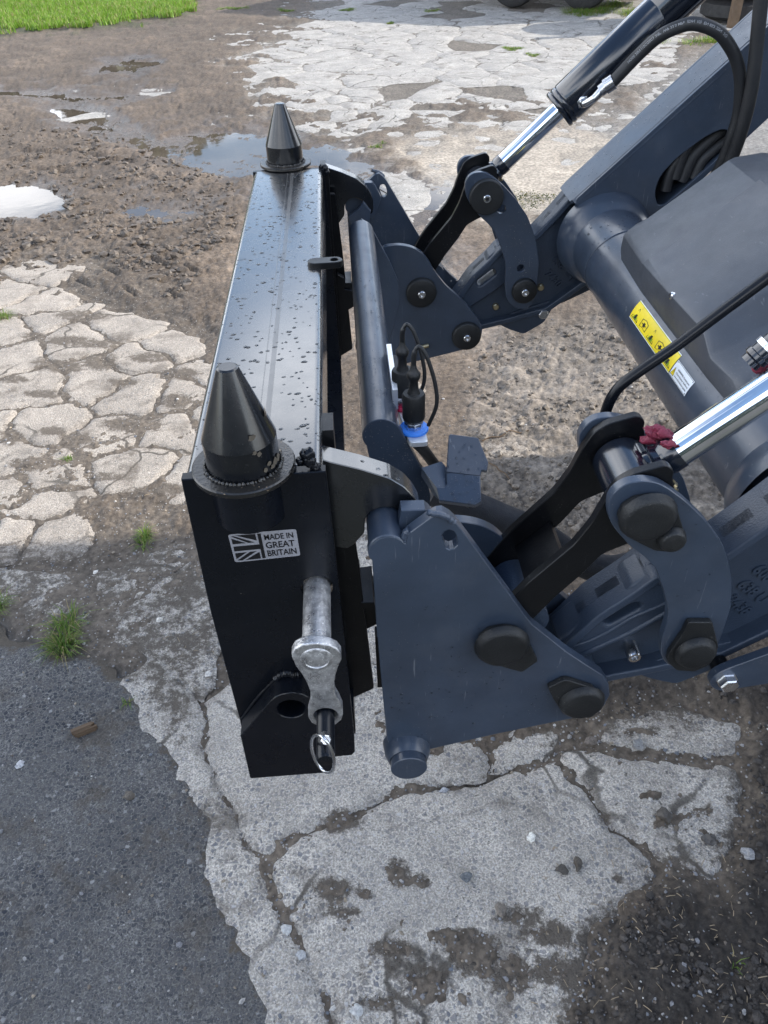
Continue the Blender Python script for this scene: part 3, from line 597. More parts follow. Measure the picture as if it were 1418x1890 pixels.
for s in (0, 1):
    sg = -1 if s == 0 else 1
    # carriage side plates
    op = pl(s, 'side_plate', OUTER, 0, .015, NAVY, TR, holes=[SLOT], bev=.0014)
    ip = plate('side_plate', fillet(BPL, .012, 3), .110, .125, NAVY, TR) if s == 0 else plate('side_plate', fillet(BPL, .012, 3), 1.035, 1.050, NAVY, TR)
    y0 = .23 if s == 0 else .955
    gp = plate('gusset', GUS if s else XZ(N3([(-105, 1030), (-60, 940), (0, 905), (60, 892), (110, 890), (200, 912), (262, 962), (300, 1020), (500, 1400), (545, 1460), (600, 1690), (590, 1830), (300, 1900), (0, 1500)]), .23), y0, y0 + .014, NAVY, TR)
    st = MB().cyl((SX[0], side(s, .0004), SX[1]), (SX[0], side(s, .085), SX[1]), .0202, 40, .0012).obj('hook_stub', NAVY, TR)
    pl(s, 'gusset', XZ(R5([(205, 235), (218, 152), (338, 149), (362, 168), (420, 260), (340, 420), (230, 400)]), .028), .022, .040, NAVY, TR)
    pl(s, 'gusset', [(.010, .925), (.020, .900), (.055, .905), (.060, .935), (.045, .955), (.034, .940)], .100, .112, NAVY, TR)
    # lower stop and boss
    kx, kz = .0445, .566
    MB().lathe((kx, side(s, .012), kz), (0, sg, 0), [(0, .033), (.018, .031), (.026, .0275), (.030, .0255)], 36, False).add([], []).cyl((kx, side(s, .0), kz), (kx, side(s, -.030), kz), .0245, 36, .001).obj('lower_stop', NAVY, TR)
    # weld beads
    rr = np.random.default_rng(3 + s); P = XZ(R5([(240, 300), (243, 345), (225, 330)]), 0) 
    b = MB().tube(spline([onY(p, side(s, -.001)) if s == 0 else (*(onY(p, 0)[:1]), side(s, -.001), onY(p, 0)[2]) for p in R5([(352, 178), (380, 185), (420, 190), (455, 205), (485, 228)])], 6), [.003 + .0012 * rr.random() for _ in range(25)], 8)
    b.obj('weld_bead', NAVY, op, 60); b = MB().tube(spline([(onY(p, 0)[0], side(s, .004), onY(p, 0)[2]) for p in R5([(243, 350), (238, 322), (246, 292), (262, 282)])], 6), [.0035 + .0014 * rr.random() for _ in range(19)], 8)
    b.obj('weld_bead', NAVY, op, 60)
    # knuckle casting: deep flanges round a thin web
    ca_ = CASTO; rim = inset(ca_, .0135)
    arm = pl(s, 'arm_knuckle', fillet(ca_, .010, 3), .036, .100, CAST, TR, holes=[rim], bev=.003)
    sl_ = slot(*[tuple(onY(p, .050)[[0, 2]]) for p in R6([(612, 1040), (738, 972)])], .0075)
    wb = pl(s, 'web', ca_, .060, .078, CAST, arm, holes=[sl_] if s else [], bev=.001)
    UB = XZ(N8([(440, 815), (660, 645), (830, 520), (1000, 402), (1045, 352), (1205, 262), (1290, 330), (1500, 440), (1500, 505), (1320, 592), (1160, 680), (1000, 762), (840, 832), (610, 940), (470, 960)]), .046)
    pl(s, 'rib', fillet(UB, .004, 3), .044, .092, CAST, arm, holes=[sl_], bev=.005)
    r1 = XZ(N8([(540, 862), (680, 815), (800, 762), (930, 690), (1060, 612), (1200, 555), (1400, 470)]), .044)
    MB().tube(spline([(x, side(s, .0445), z) for x, z in r1], 6), .0034, 10).obj('rib', CAST, arm, 60)
    r2 = XZ(N8([(600, 940), (840, 830), (1000, 760), (1160, 676), (1320, 588), (1480, 510)]), .044)
    MB().tube(spline([(x, side(s, .0455), z) for x, z in r2], 6), .0048, 10).obj('rib', CAST, arm, 60)
    # lower lug of the casting and the parking strut
    pl(s, 'lower_lug', fillet([(.352, .648), (.385, .628), (.425, .612), (.472, .640), (.50, .700), (.40, .672)], .008, 3), .045, .085, CAST, arm)
    st_ = [(BB[0] - .022, BB[1] - .008), (BB[0] - .020, BB[1] + .012), (BB[0] - .004, BB[1] + .024), (BB[0] + .05, BB[1] + .052), (.66, .79), (.70, .735), (.53, .655), (BB[0] + .02, BB[1] - .020), (BB[0] - .005, BB[1] - .024)]
    pl(s, 'strut_plate', fillet(st_, .010, 4), .004, .016, NAVY, TR)
    MB().cyl((BB[0], side(s, .016), BB[1]), (BB[0], side(s, .046), BB[1]), .012, 24).obj('spacer', BLACK2, TR)
    if s == 0: bb = bolt_hex((BB[0], .004, BB[1]), .0125, .012, TR)
    else: bb = bolt_hex((BB[0], side(s, .090), BB[1]), .0125, .012, TR)
    # arm beam, a hollow box of plates with an opening for the hoses
    ya, yb = (.020, .125)
    AO = [(.497, .944), (.826, 1.250), (1.32, 1.70), (1.42, 1.60), (.90, 1.115), (.700, .905), (.66, .80), (.60, .76), (.545, .86)]
    hole = fillet([(.668, .950), (.672, .985), (.700, 1.020), (.752, 1.060), (.785, 1.074), (.806, 1.066), (.812, 1.045), (.780, 1.006), (.735, .962), (.695, .925), (.680, .925)], .016, 4)
    pl(s, 'arm_beam', fillet(AO, .006, 2), yb, yb + .008, NAVY, TR, holes=[hole])
    pl(s, 'arm_beam', fillet(AO, .006, 2), ya, ya + .008, NAVY, TR)
    b = MB()
    def strip(p, q, y0_, y1_, t):
        p, q = np.array(p), np.array(q); d = q - p; Ln = np.linalg.norm(d); ux = d / Ln
        Rm = np.array([[ux[0], 0, -ux[1]], [0, 1, 0], [ux[1], 0, ux[0]]]); c = (p + q) / 2
        b.box((c[0], (side(s, y0_) + side(s, y1_)) / 2, c[1]), (Ln, abs(y1_ - y0_), t), Rm)
    strip((.492, .936), (.826, 1.245), ya + .010, yb - .002, .008); strip((.826, 1.245), (1.318, 1.692), ya + .010, yb - .002, .008)
    strip((.68, .895), (.9, 1.120), ya + .010, yb - .002, .008); strip((.9, 1.120), (1.41, 1.604), ya + .010, yb - .002, .008)
    b.obj('arm_beam_edge', NAVY, TR)
    # rounded top chamfer along the arm
    e0, e1 = np.array((.500, .935)), np.array((1.31, 1.680)); sd_ = _n(e1 - e0); nd = np.array((-sd_[1], sd_[0]))
    bb_ = MB(); 
    for yy in (ya + .010, yb - .002):
        bb_.tube([(e0[0] + sd_[0] * t, side(s, yy), e0[1] + sd_[1] * t) for t in (0, 1.10)], .0105, 16)
    bb_.obj('arm_beam_edge', NAVY, TR, 60)
    # drop of the arm towards the tractor (beyond the frame)
    pl(s, 'arm_beam', fillet([(1.30, 1.69), (1.42, 1.70), (1.52, 1.66), (2.75, 1.30), (2.75, 1.14), (1.52, 1.46), (1.40, 1.60)], .02, 4), ya + .001, yb + .007, NAVY, TR)
    # links either side of the casting
    pl(s, 'tilt_link', LINK, 0, .012, NAVY, TR)
    holes_ = [] if s == 0 else [circ((LL[0] - .012, LL[1] + .052), .0085), circ((LT[0] + .035, LT[1] - .030), .0095)]
    pl(s, 'tilt_link', LINK, .122, .134, NAVY, TR, holes=holes_)
    # black tilt lever: two cranked cheeks with cross plates
    for (a, c) in ((.014, .025), (.109, .120)): pl(s, 'tilt_lever', LEVER, a, c, BLACK2, TR)
    b = MB()
    for (p, q, t, e) in (((.196, .828), (.236, .868), .008, 0), ((.150, .790), (.165, .802), .045, 0)):
        p, q = np.array(p), np.array(q); d = q - p; Ln = np.linalg.norm(d); ux = d / Ln; Rm = np.array([[ux[0], 0, -ux[1]], [0, 1, 0], [ux[1], 0, ux[0]]]); c = (p + q) / 2
        b.box((c[0], side(s, .067), c[1]), (Ln, .083, t), Rm)
    b.obj('cross_plate', BLACK2, TR)
    MB().cyl((P1[0] + .03, side(s, .028), P1[1] + .01), (P1[0] + .03, side(s, .108), P1[1] + .01), .030, 32).obj('pivot_tube', CAST, TR)
    MB().cyl((P2[0], side(s, .016), P2[1]), (P2[0], side(s, .109), P2[1]), .034, 32).obj('pivot_tube', CAST, TR)
    MB().cyl((LL[0], side(s, .013), LL[1]), (LL[0], side(s, .121), LL[1]), .024, 32).obj('pivot_tube', CAST, TR)
    # collars on the far side of the top pivot
    for yy in ((.134, .150),): MB().cyl((LT[0], side(s, yy[0]), LT[1]), (LT[0], side(s, yy[1]), LT[1]), .036, 40, .002).obj('collar', CAPM, TR)
    if s == 0:
        cap_profile(0, 'pin_cover', [(600, 850), (612, 800), (660, 762), (740, 747), (800, 757), (845, 792), (905, 915), (825, 972), (650, 922), (612, 890)], [((728, 850), .043 * .78)], TR)
        cap_profile(0, 'pin_cover', [(955, 1050), (1035, 1010), (1060, 1012), (1180, 1050), (1235, 1110), (1225, 1160), (1170, 1200), (1080, 1205), (1030, 1180), (985, 1110)], [((1130, 1133), .030)], TR)
        cap_profile(0, 'link_cover', [(655, 520), (680, 470), (740, 430), (830, 415), (910, 430), (950, 470), (1000, 640), (960, 680), (890, 695), (840, 690), (720, 630), (670, 580)], [((812, 532), .031), ((930, 640), .0155)], TR)
        cap_profile(0, 'link_cover', [(903, 1250), (910, 1210), (980, 1110), (1010, 1050), (1130, 1050), (1160, 1170), (1150, 1220), (1110, 1270), (1040, 1300), (950, 1295)], [((1050, 1215), .026)], TR)
        b = MB().lathe((onY((1166, 1200), .050)[0], .060, onY((1166, 1200), .050)[2]), (0, -1, 0), [(0, .0095), (.022, .0095), (.024, .008), (.024, .0048), (.018, .0046), (.018, .0001)], 20).obj('screw', ZINC, TR, 40)
    else:
        button(P1[0], P1[1], 1.035, .034, TR); button(P2[0], P2[1], 1.035, .034, TR)
        button(LT[0], LT[1] - .002, 1.066, .0335, TR); button(LL[0], LL[1], 1.066, .0290, TR)
        for p in ((915.5, 566.8), (998.6, 531)):
            q = onY(p, 1.115); MB().lathe((q[0], 1.122, q[2]), (0, -1, 0), [(0, .008), (.008, .008), (.010, .006), (.010, .0001)], 14).obj('screw', BRASS, TR)
        q = onY((774, 642), 1.03); MB().cyl((q[0], 1.03, q[2]), (q[0] + .022, 1.03, q[2] + .005), .005, 12).obj('screw', BRASS, TR)
    # numbers cast into the web
    def cast_text(txt, org, d, h, y):
        v, f = text_mesh(txt, h, 0, .95, .0006); ux = _n(np.array([d[0], d[1]])); uy = np.array([-ux[1], ux[0]])
        vv = [(org[0] + ux[0] * a + uy[0] * c, y, org[1] + ux[1] * a + uy[1] * c) for a, c, _ in v]
        n = len(vv); back = [(x, y + .004, z) for x, _, z in vv]; ed = {}
        for q in f:
            for i in range(len(q)):
                e = (q[i], q[(i + 1) % len(q)]); ed[e] = 1
        side_f = [(e[0], e[1], e[1] + n, e[0] + n) for e in ed if (e[1], e[0]) not in ed]
        return vv + back, list(f) + side_f
    yw = side(s, .0585) if s == 0 else side(s, .0795)
    b = MB()
    lines = [('600', (1396, 1042), (1440, 1078)), ('638 U', (1368, 1070), (1418, 1108)), ('2438', (1349, 1097), (1382, 1128))] if s == 0 else [('600 ISSIF', (1031, 456), (1075, 503)), ('638  GF', (1022, 473), (1056, 511)), ('7430', (1009, 499), (1031, 522))]
    for txt, a, c in lines:
        yy = .0590 if s == 0 else 1.1195; p, q = onY(a, yy)[[0, 2]], onY(c, yy)[[0, 2]]
        v, f = cast_text(txt, p - np.array((.004, .010)) * (1 if s == 0 else 1), q - p, .0235 if s == 0 else .026, yy - .0015); b.add(v, f)
    b.obj('cast_numbers', CAST, arm, 60)
    # tilt ram
    yc = side(s, .067); p0 = np.array([LT[0], yc, LT[1] + .004]); rd = _n(np.array([1, 0, .907])); 
    if s == 0:
        a, c = onY((1254, 829), .067), onY((1418, 721), .067); rd = _n(np.array([c[0] - a[0], 0, c[2] - a[2]])); p0 = np.array([a[0], yc, a[2]]) - rd * (a[0] - LT[0]) / rd[0]
    MB().cyl((LT[0], side(s, .029), LT[1]), (LT[0], side(s, .105), LT[1]), .0315, 40, .002).obj('ram_eye', RAMP, TR)
    MB().lathe(p0 + rd * .018, rd, [(0, .020), (.012, .0215), (.018, .019), (.022, .0225), (.028, .019), (.033, .0205), (.046, .0205)], 32).obj('ram_eye', RAMP, TR, 40)
    L0, L1, L2 = .064, .205 if s else .42, 1.15
    MB().cyl(p0 + rd * .060, p0 + rd * (L1 + .05), .0192, 48).obj('chrome_rod', CHROME, TR)
    bo = MB().lathe(p0 + rd * L1, rd, [(0, .024), (.001, .038), (.004, .0405), (.009, .0405), (.011, .038), (.014, .0405), (.02, .0405), (.022, .0385), (.026, .0405), (.24, .0405), (.241, .0398), (.243, .0398), (.244, .0405), (L2, .0405)], 56).obj('ram_body', RAMP, TR, 40)
    MB().lathe(p0 + rd * .045 + np.array((.006, -.018 * (1 if s == 0 else -1), -.020)), (rd[2], 0, -rd[0]), [(0, .0065), (.006, .0065), (.008, .004), (.013, .0035), (.015, .002)], 12).obj('grease_nipple', BRASS, TR)
    # tube along the far ram body
    if s == 1:
        off = np.array((.018, -.0385, -.014)); MB().tube([p0 + rd * (L1 + .17) + off, p0 + rd * (L1 + 1.0) + off], .0035, 10).obj('sensor_rail', BLACK, bo)
# cross tubes
tb = MB().cyl((.0330, .2301, .9305), (.0345, .960, .936), .0252, 48, .001).obj('upper_cross_tube', NAVY, TR)
TX, TZ, TRAD = .574, .856, .081
MB().cyl((TX, .10, TZ), (TX, 1.10, TZ), TRAD, 96).obj('cross_tube', NAVY, TR)
for y in (1.03, .17): MB().lathe((TX, y, TZ), (0, 1, 0), [(-.012, TRAD), (-.006, TRAD + .003), (0, TRAD + .009), (.03, TRAD + .02), (.05, TRAD + .022)] if y > .5 else [(-.05, TRAD + .022), (-.03, TRAD + .02), (0, TRAD + .009), (.006, TRAD + .003), (.012, TRAD)], 96, False).obj('weld_collar', NAVY, TR, 60)
b = MB().tube([(TX + (TRAD + .0003) * math.cos(t), .915 - .02 * math.sin(t), TZ + (TRAD + .0003) * math.sin(t)) for t in np.linspace(.6, 4.2, 40)], .0016, 6).obj('weld_bead', NAVY, TR, 60)

# moulded cover over the valve block
def surf_tube(p, dr=.0):                       # where a ray meets the cross tube
    r = ray(*p); ox, oz = CAM[0] - TX, CAM[2] - TZ; R_ = TRAD + dr
    a = r[0] ** 2 + r[2] ** 2; q = ox * r[0] + oz * r[2]; c = ox * ox + oz * oz - R_ * R_; dsc = q * q - a * c
    t = (-q - math.sqrt(max(dsc, 0))) / a; return CAM + r * t

secs = []                                      # profile of the cover at stations across the loader
def prof(Y, xb, zb, xt, zt, r, k):             # front foot, front top, corner radius, slope
    top = [(xt + .004, zt - r * 1.2), (xt + .012, zt - .3 * r), (xt + .030, zt + .006)]
    a, c = xt + .17, zt + .17 * k
    return [(xb, Y, zb), (xb - .001 + (xt - xb) * .5, Y, (zb + zt) / 2 - .006)] + [(x, Y, z) for x, z in top] + [(a, Y, c), (a + .05, Y, c + .006), (a + .12, Y, c - .002), (a + .6, Y, c - .05), (a + .6, Y, zb - .02)]
for q in ((.847, .545, .935, .556, .945, .004, .60), (.843, .538, .930, .547, .968, .008, .62), (.833, .532, .924, .540, .975, .008, .64), (.80, .522, .916, .514, .976, .010, .66), (.66, .5165, .914, .504, .976, .008, .68), (.655, .5165, .914, .503, .980, .010, .70),
          (.52, .5165, .914, .506, .980, .010, .69), (.405, .5165, .914, .511, .980, .010, .66), (.397, .5165, .914, .511, .977, .010, .64), (.368, .5165, .914, .512, .957, .008, .58), (.360, .5165, .914, .512, .954, .008, .58), (.30, .518, .915, .520, .953, .008, .58), (.268, .525, .918, .530, .950, .008, .58), (.258, .532, .925, .540, .945, .006, .58)):
    secs.append(prof(*q))
np_ = len(secs[0]); v = [p for S in secs for p in S]; f = [(i * np_ + j, i * np_ + j + 1, (i + 1) * np_ + j + 1, (i + 1) * np_ + j) for i in range(len(secs) - 1) for j in range(np_ - 1)]
f += [tuple(range(np_)), tuple((len(secs) - 1) * np_ + j for j in range(np_))[::-1]]
bm = bmesh.new(); vs = [bm.verts.new(p) for p in v]; [bm.faces.new([vs[i] for i in q]) for q in f]
bmesh.ops.recalc_face_normals(bm, faces=bm.faces)
cov = bmobj('valve_cover', bm, COVERM, TR, 28)
bv = cov.modifiers.new('soften', 'BEVEL'); bv.width = .006; bv.segments = 3; bv.limit_method = 'ANGLE'; bv.angle_limit = rad(28); bv.harden_normals = False
for p, z in (((1241, 546), .955),):
    q = onX(p, .512); MB().lathe((q[0] + .002, q[1], q[2]), (-1, 0, .2), [(0, .006), (.004, .006), (.006, .004), (.006, .0001)], 16).obj('screw', ZINC, cov)

# hoses and pipes
def hose(name, pts, r, m=RUBBER, parent=TR, n=8): return MB().tube(spline(pts, n), r, 16).obj(name, m, parent, 60)
H1 = [onY(p, y) for p, y in (((1124, 158), 1.061), ((1138, 144), 1.060), ((1181, 99), 1.050), ((1219, 66), 1.035), ((1261, 47), 1.02), ((1289, 45), 1.01), ((1325, 59), 1.0), ((1348, 87), 1.0), ((1362, 119), 1.0), ((1367, 157), 1.0), ((1363, 210), 1.005), ((1350, 253), 1.01), ((1332, 302), 1.02), ((1305, 350), 1.04))]
hose('hydraulic_hose', H1, .0115)
hose('hydraulic_hose', [onY((1412, -60), .98), onY((1405, 0), .98), onY((1398, 70), .98), onY((1388, 160), .98), onY((1368, 245), .99), onY((1342, 312), 1.01), onY((1320, 350), 1.03)], .0125)
for a in ([(1245, 330), (1262, 280), (1290, 248), (1330, 225)], [(1258, 335), (1278, 290), (1305, 262), (1340, 235)], [(1228, 352), (1240, 310), (1268, 272), (1300, 240)], [(1280, 330), (1296, 296), (1325, 270), (1350, 250)]):
    hose('hydraulic_hose', [onY(p, 1.085 + .004 * i) for i, p in enumerate(a)], .0125)
# elbow fitting on the far ram
q = onY((1078, 190), 1.085); e1 = onY((1100, 178), 1.065); e2 = onY((1112, 164), 1.066); e3 = onY((1133, 150), 1.060)
b = MB().lathe((q[0], 1.108, q[2]), (0, -1, 0), [(0, .013), (.014, .013), (.016, .011)], 6).tube(spline([(q[0], 1.094, q[2]), (q[0], 1.078, q[2]), q * .4 + e1 * .6 + np.array((0, -.006, 0)), e1, e2], 8), .0072, 14)
b.tube([e1 * .3 + e2 * .7, e2 + (e3 - e2) * .25], .0115, 14).tube([e2 + (e3 - e2) * .25, e3], [.0145, .0145], 20)
b.obj('elbow_fitting', ZINC, TR, 50)
pp = [onY(p, .17) for p in RZ([(118, 1215), (130, 1185), (160, 1090), (200, 1012), (262, 940), (400, 838), (620, 688), (900, 478), (1278, 197)])]; dpp = pp[-1] - pp[-2]
hose('bent_pipe', pp + [pp[-1] + dpp * .6, pp[-1] + dpp * 1.2], .0066, BLACK)
b = MB(); rr = np.random.default_rng(8)
def lump(b, c, r, seed, n=12, sq=(1, 1, 1), amp=.3):
    vv, ff = [], []; c = np.array(c)
    for i in range(n + 1):
        for j in range(2 * n):
            th, ph = math.pi * i / n, math.pi * j / n; d = np.array([math.sin(th) * math.cos(ph), math.sin(th) * math.sin(ph), math.cos(th)])
            k = 1 + amp * (fbm(np.array([d[0] * 1.6 + d[2] * .9 + seed]), np.array([d[1] * 1.6 - d[2] * .8 + seed * .7]), 3, seed)[0])
            vv.append(c + d * r * k * np.array(sq))
    for i in range(n):
        for j in range(2 * n): ff.append((i * 2 * n + j, i * 2 * n + (j + 1) % (2 * n), (i + 1) * 2 * n + (j + 1) % (2 * n), (i + 1) * 2 * n + j))
    return b.add(vv, ff)
for p, r, Y in (((1210, 797), .0085, .082), ((1224, 800), .0070, .076), ((1203, 810), .0070, .086), ((1234, 820), .0050, .05)): lump(b, onY(p, Y), r, int(p[0]), 14, (1.5, .8, .8), amp=.9)
b.obj('red_wax_blob', REDW, TR, 60)
q = onY((1416, 648), .10); b = MB().lathe(q + np.array((.006, 0, .012)), _n(np.array((-.6, 0, -.7))), [(0, .012), (.02, .012), (.021, .014), (.026, .014), (.028, .011), (.034, .011)], 20).obj('hose_fitting', RAMP, TR)
MB().lathe(q + np.array((.0015, 0, .0068)), _n(np.array((-.6, 0, -.7))), [(0, .0142), (.006, .0142)], 20).obj('clamp_band', ZINC, TR)
b = MB(); lump(b, onY((1407, 668), .10), .009, 4, 8, amp=.8); lump(b, onY((1400, 680), .10), .006, 5, 8, amp=.8); b.obj('red_wax_blob', REDW, TR, 60)

# hydraulic couplers on their bracket behind the upper tube
ZQ = .925; blk = [onZ(p, ZQ) for p in zm(0, 0, 1, [(731, 727), (765, 727), (779, 770), (791, 815), (756, 817), (735, 760)])]
frXY = Matrix(((1, 0, 0, 0), (0, 1, 0, 0), (0, 0, 1, ZQ - .004), (0, 0, 0, 1)))
cp = plate('coupler_bracket', fillet([(p[0], p[1]) for p in blk], .006, 3), 0, .008, ALU, TR, frame=frXY)
for p, mr, dz in (((764, 793), BLUE, 0), ((744, 748), REDR, .0)):
    q = onZ(p, ZQ); c = np.array((q[0], q[1], ZQ)); zc = (0, 0, 1)
    MB().lathe(c + (0, 0, .0005), zc, [(0, .0195), (.003, .0195), (.0045, .018), (.0045, .010)], 36).obj('dust_ring', mr, TR)
    MB().lathe(c + (0, 0, .003), zc, [(0, .0125), (.010, .0125), (.010, .0115), (.012, .0115), (.012, .0135), (.018, .0135)], 8).obj('coupler', ZINC, TR, 30)
    k = MB().lathe(c + (0, 0, .019), zc, [(0, .0145), (.002, .015), (.034, .015), (.037, .0135), (.0375, .0085), (.043, .0062), (.055, .0058), (.058, .0075), (.061, .0088), (.065, .0088), (.068, .007), (.072, .0045), (.080, .0030)], 32).obj('dust_cap', CAPM, TR, 40)
    t = c + np.array((0, 0, .095)); MB().tube(spline([t, t + (.001, 0, .018), t + (.007, 0, .026), t + (.016, -.004, .014), t + (.026, -.010, -.020), t + (.028, -.014, -.05), t + (.018, -.012, -.082)], 8), [.0034] * 10 + [.0026] * 39, 10).obj('strap', CAPM, k, 60)
b = MB(); a0, a1 = onZ((719, 652), .952), onZ((729, 738), .952)
b.box((a0 + a1) / 2, (.007, abs(a0[1] - a1[1]), .03)); b.obj('bracket_strip', ALU, TR)
a0, a1 = onZ((727, 672), .945), onZ((737, 727), .945); MB().box((a0 + a1) / 2, (.008, abs(a0[1] - a1[1]), .03)).obj('bracket_strip', CAPM, TR)
hose('hydraulic_hose', [onZ((770, 818), .915), onZ((782, 830), .895), onZ((797, 850), .865), onZ((815, 874), .835), onZ((835, 905), .80), onZ((870, 930), .78)], .0078)
# locking handle: a bent flat bar
lo = [onZ(p, z) for p, z in zip(N3([(690, 1738), (1070, 1785), (1138, 1750), (1128, 1478), (765, 1440), (772, 1560), (745, 1600), (662, 1600)]), (.878, .878, .880, .896, .896, .888, .886, .886))]
hi = [onZ(p, z) for p, z in zip(N3([(765, 1440), (1128, 1478), (1140, 1412), (1198, 1425), (1212, 1335), (1110, 1085), (1090, 1072), (812, 1035), (792, 1050)]), (.896, .896, .899, .899, .904, .922, .923, .926, .925))]
def solid(b, P, t):
    P = [np.array(p) for p in P]; n = len(P); nr = _n(sum(np.cross(P[i] - P[0], P[i + 1] - P[0]) for i in range(1, n - 1)));  nr = nr if nr[2] > 0 else -nr
    b.add(P + [p - nr * t for p in P], [tuple(range(n)), tuple(range(2 * n - 1, n - 1, -1))] + [(i, n + i, n + (i + 1) % n, (i + 1) % n) for i in range(n)]); return b
b = MB(); solid(b, lo, .009); solid(b, hi, .009)
o = b.obj('locking_handle', NAVY, TR, 35); bv = o.modifiers.new('edge', 'BEVEL'); bv.width = .0012; bv.segments = 2; bv.limit_method = 'ANGLE'; bv.angle_limit = rad(50)
b = MB(); solid(b, [onZ(p, z) for p, z in zip(N3([(505, 1395), (545, 1445), (665, 1600), (700, 1738), (640, 1690), (500, 1480)]), (.895, .893, .885, .878, .868, .880))], .03); b.obj('locking_bar', NAVY, TR)
# sleeved hose bundle and single hose under the linkage
hose('sleeved_hose_bundle', [onY((800, 905), .36), onY((850, 925), .35), onY((920, 955), .34), onY((990, 985), .33), onY((1060, 1030), .32), onY((1120, 1052), .31), onY((1172, 1045), .30)], .0255, SLEEVE)
hose('hydraulic_hose', [onY((960, 1120), .32), onY((1040, 1108), .32), onY((1100, 1092), .32), onY((1165, 1072), .32), onY((1240, 1040), .32)], .0062)
o = hose('sleeved_hose_bundle', [onY((1178, 1000), .25), onY((1174, 1045), .25), onY((1168, 1090), .25)], .005, NAVY)
a, c = onY((690, 1166), .10), onY((706, 1258), .10); MB().box(((a + c) / 2) + np.array((.012, 0, 0)), (.030, .02, abs(a[2] - c[2]))).obj('lock_pin_housing', BLACK2, TR)

# labels on the cross tube
def on_tube(u, w, dr=.0004):                   # u along the tube (Y), w arc length round it
    t = w / TRAD; return (TX + (TRAD + dr) * math.cos(t), u, TZ + (TRAD + dr) * math.sin(t))
def tubuv(p): q = surf_tube(p); return q[1], math.atan2(q[2] - TZ, q[0] - TX) * TRAD
LA, LB, LC = tubuv((1181, 553)), tubuv((1164, 586)), tubuv((1236, 680))
LA, LB = (LA[0], LA[1]), (LB[0], LB[1]); wt, wb_ = LA[1], LB[1]; u0 = (LA[0] + LB[0]) / 2; u1 = LC[0] - .004
dw = wb_ - wt                                  # the print's downward direction round the tube
def patch(b, a0, a1, w0, w1, dr, n=14):
    g = [[on_tube(a0 + (a1 - a0) * i / 2, w0 + (w1 - w0) * j / n, dr) for j in range(n + 1)] for i in range(3)]
    b.add([p for r in g for p in r], [(i * (n + 1) + j, i * (n + 1) + j + 1, (i + 1) * (n + 1) + j + 1, (i + 1) * (n + 1) + j) for i in range(2) for j in range(n)])
def poly_t(b, P, dr, org, ul, wl):             # small flat print; P in label units (0..1 along, 0..1 down)
    b.add([on_tube(org + ul * x, wt + wl * y, dr) for x, y in P], [tuple(range(len(P)))])
def ring_t(b, P, t, dr, org, ul, wl):
    c = np.mean(P, 0); Q = [tuple(c + (np.array(p) - c) * (1 - t)) for p in P]; n = len(P)
    b.add([on_tube(org + ul * x, wt + wl * y, dr) for x, y in P + Q], [(i, (i + 1) % n, n + (i + 1) % n, n + i) for i in range(n)])
b = MB(); patch(b, u0, u1, wt, wb_, .0004); yl = b.obj('warning_label', YEL, TR, 60)
b = MB(); patch(b, u0, u1, wt - dw * .035, wt, .0004, 2); patch(b, u0, u1, wb_, wb_ + dw * .03, .0004, 2); b.obj('label_margin', WHT, yl, 60)
ul = u1 - u0; ink, gr = MB(), MB()
for k in range(5):
    a = k / 5
    ring_t(gr, [(a + .003, .02), (a + .197, .02), (a + .197, .98), (a + .003, .98)], .035, .0006, u0, ul, dw)
    if k % 2 == 0:
        ring_t(ink, [(a + .1, .22), (a + .175, .88), (a + .025, .88)], .13, .0008, u0, ul, dw)
        poly_t(ink, [(a + .08, .82), (a + .095, .58), (a + .125, .55), (a + .118, .82)], .0009, u0, ul, dw); poly_t(gr, [(a + .06, .84), (a + .075, .66), (a + .14, .66), (a + .145, .84)], .0007, u0, ul, dw)
    else:
        ring_t(ink, [(a + .03, .42), (a + .10, .34), (a + .17, .42), (a + .17, .84), (a + .10, .78), (a + .03, .84)], .12, .0008, u0, ul, dw)
        poly_t(ink, [(a + .085, .5), (a + .115, .5), (a + .115, .72), (a + .085, .72)], .0009, u0, ul, dw); poly_t(ink, [(a + .06, .58), (a + .14, .58), (a + .14, .64), (a + .06, .64)], .00085, u0, ul, dw)
ink.obj('pictogram', INK, yl, 60); gr.obj('pictogram', LIME, yl, 60)
V0, V1 = tubuv((1237, 687)), tubuv((1276, 710)); VA, VB = tubuv((1250, 660)), tubuv((1265, 733))
vu0, vu1 = V0[0], tubuv((1283, 706))[0]; vwt, vwb = VA[1], VB[1]
wt_save = wt; wt = vwt; vl = vu1 - vu0; vd = vwb - vwt
b = MB(); patch(b, vu0, vu1, vwt, vwb, .0006); wl_ = b.obj('dealer_label', WHT, TR, 60)
b = MB(); ring_t(b, [(.03, .03), (.97, .03), (.97, .97), (.03, .97)], .05, .0009, vu0, vl, vd); ring_t(b, [(.10, .36), (.17, .84), (.03, .84)], .0, .0009, vu0, vl, vd)
for txt, yy, h in (('WARNING: Contact your', .40, .15), ('Distributor before', .60, .15), ('www.distributor-guide', .80, .15)):
    v, f = text_mesh(txt, 1, 0, 1, .01); xm = v[:, 0].max(); b.add([on_tube(vu0 + vl * (.24 + .70 * p[0] / xm), vwt + vd * (yy - p[1] * h), .0010) for p in v], f)
b.obj('label_print', INK, wl_, 60)
b = MB(); poly_t(b, [(.12, .34), (.21, .86), (.03, .86)], .0011, vu0, vl, vd); b.obj('label_triangle', YEL, wl_, 60)
b = MB(); ring_t(b, [(.12, .34), (.21, .86), (.03, .86)], .15, .0013, vu0, vl, vd); poly_t(b, [(.112, .52), (.128, .52), (.125, .80), (.115, .80)], .0013, vu0, vl, vd); b.obj('label_print', INK, wl_, 60)
wt = wt_save
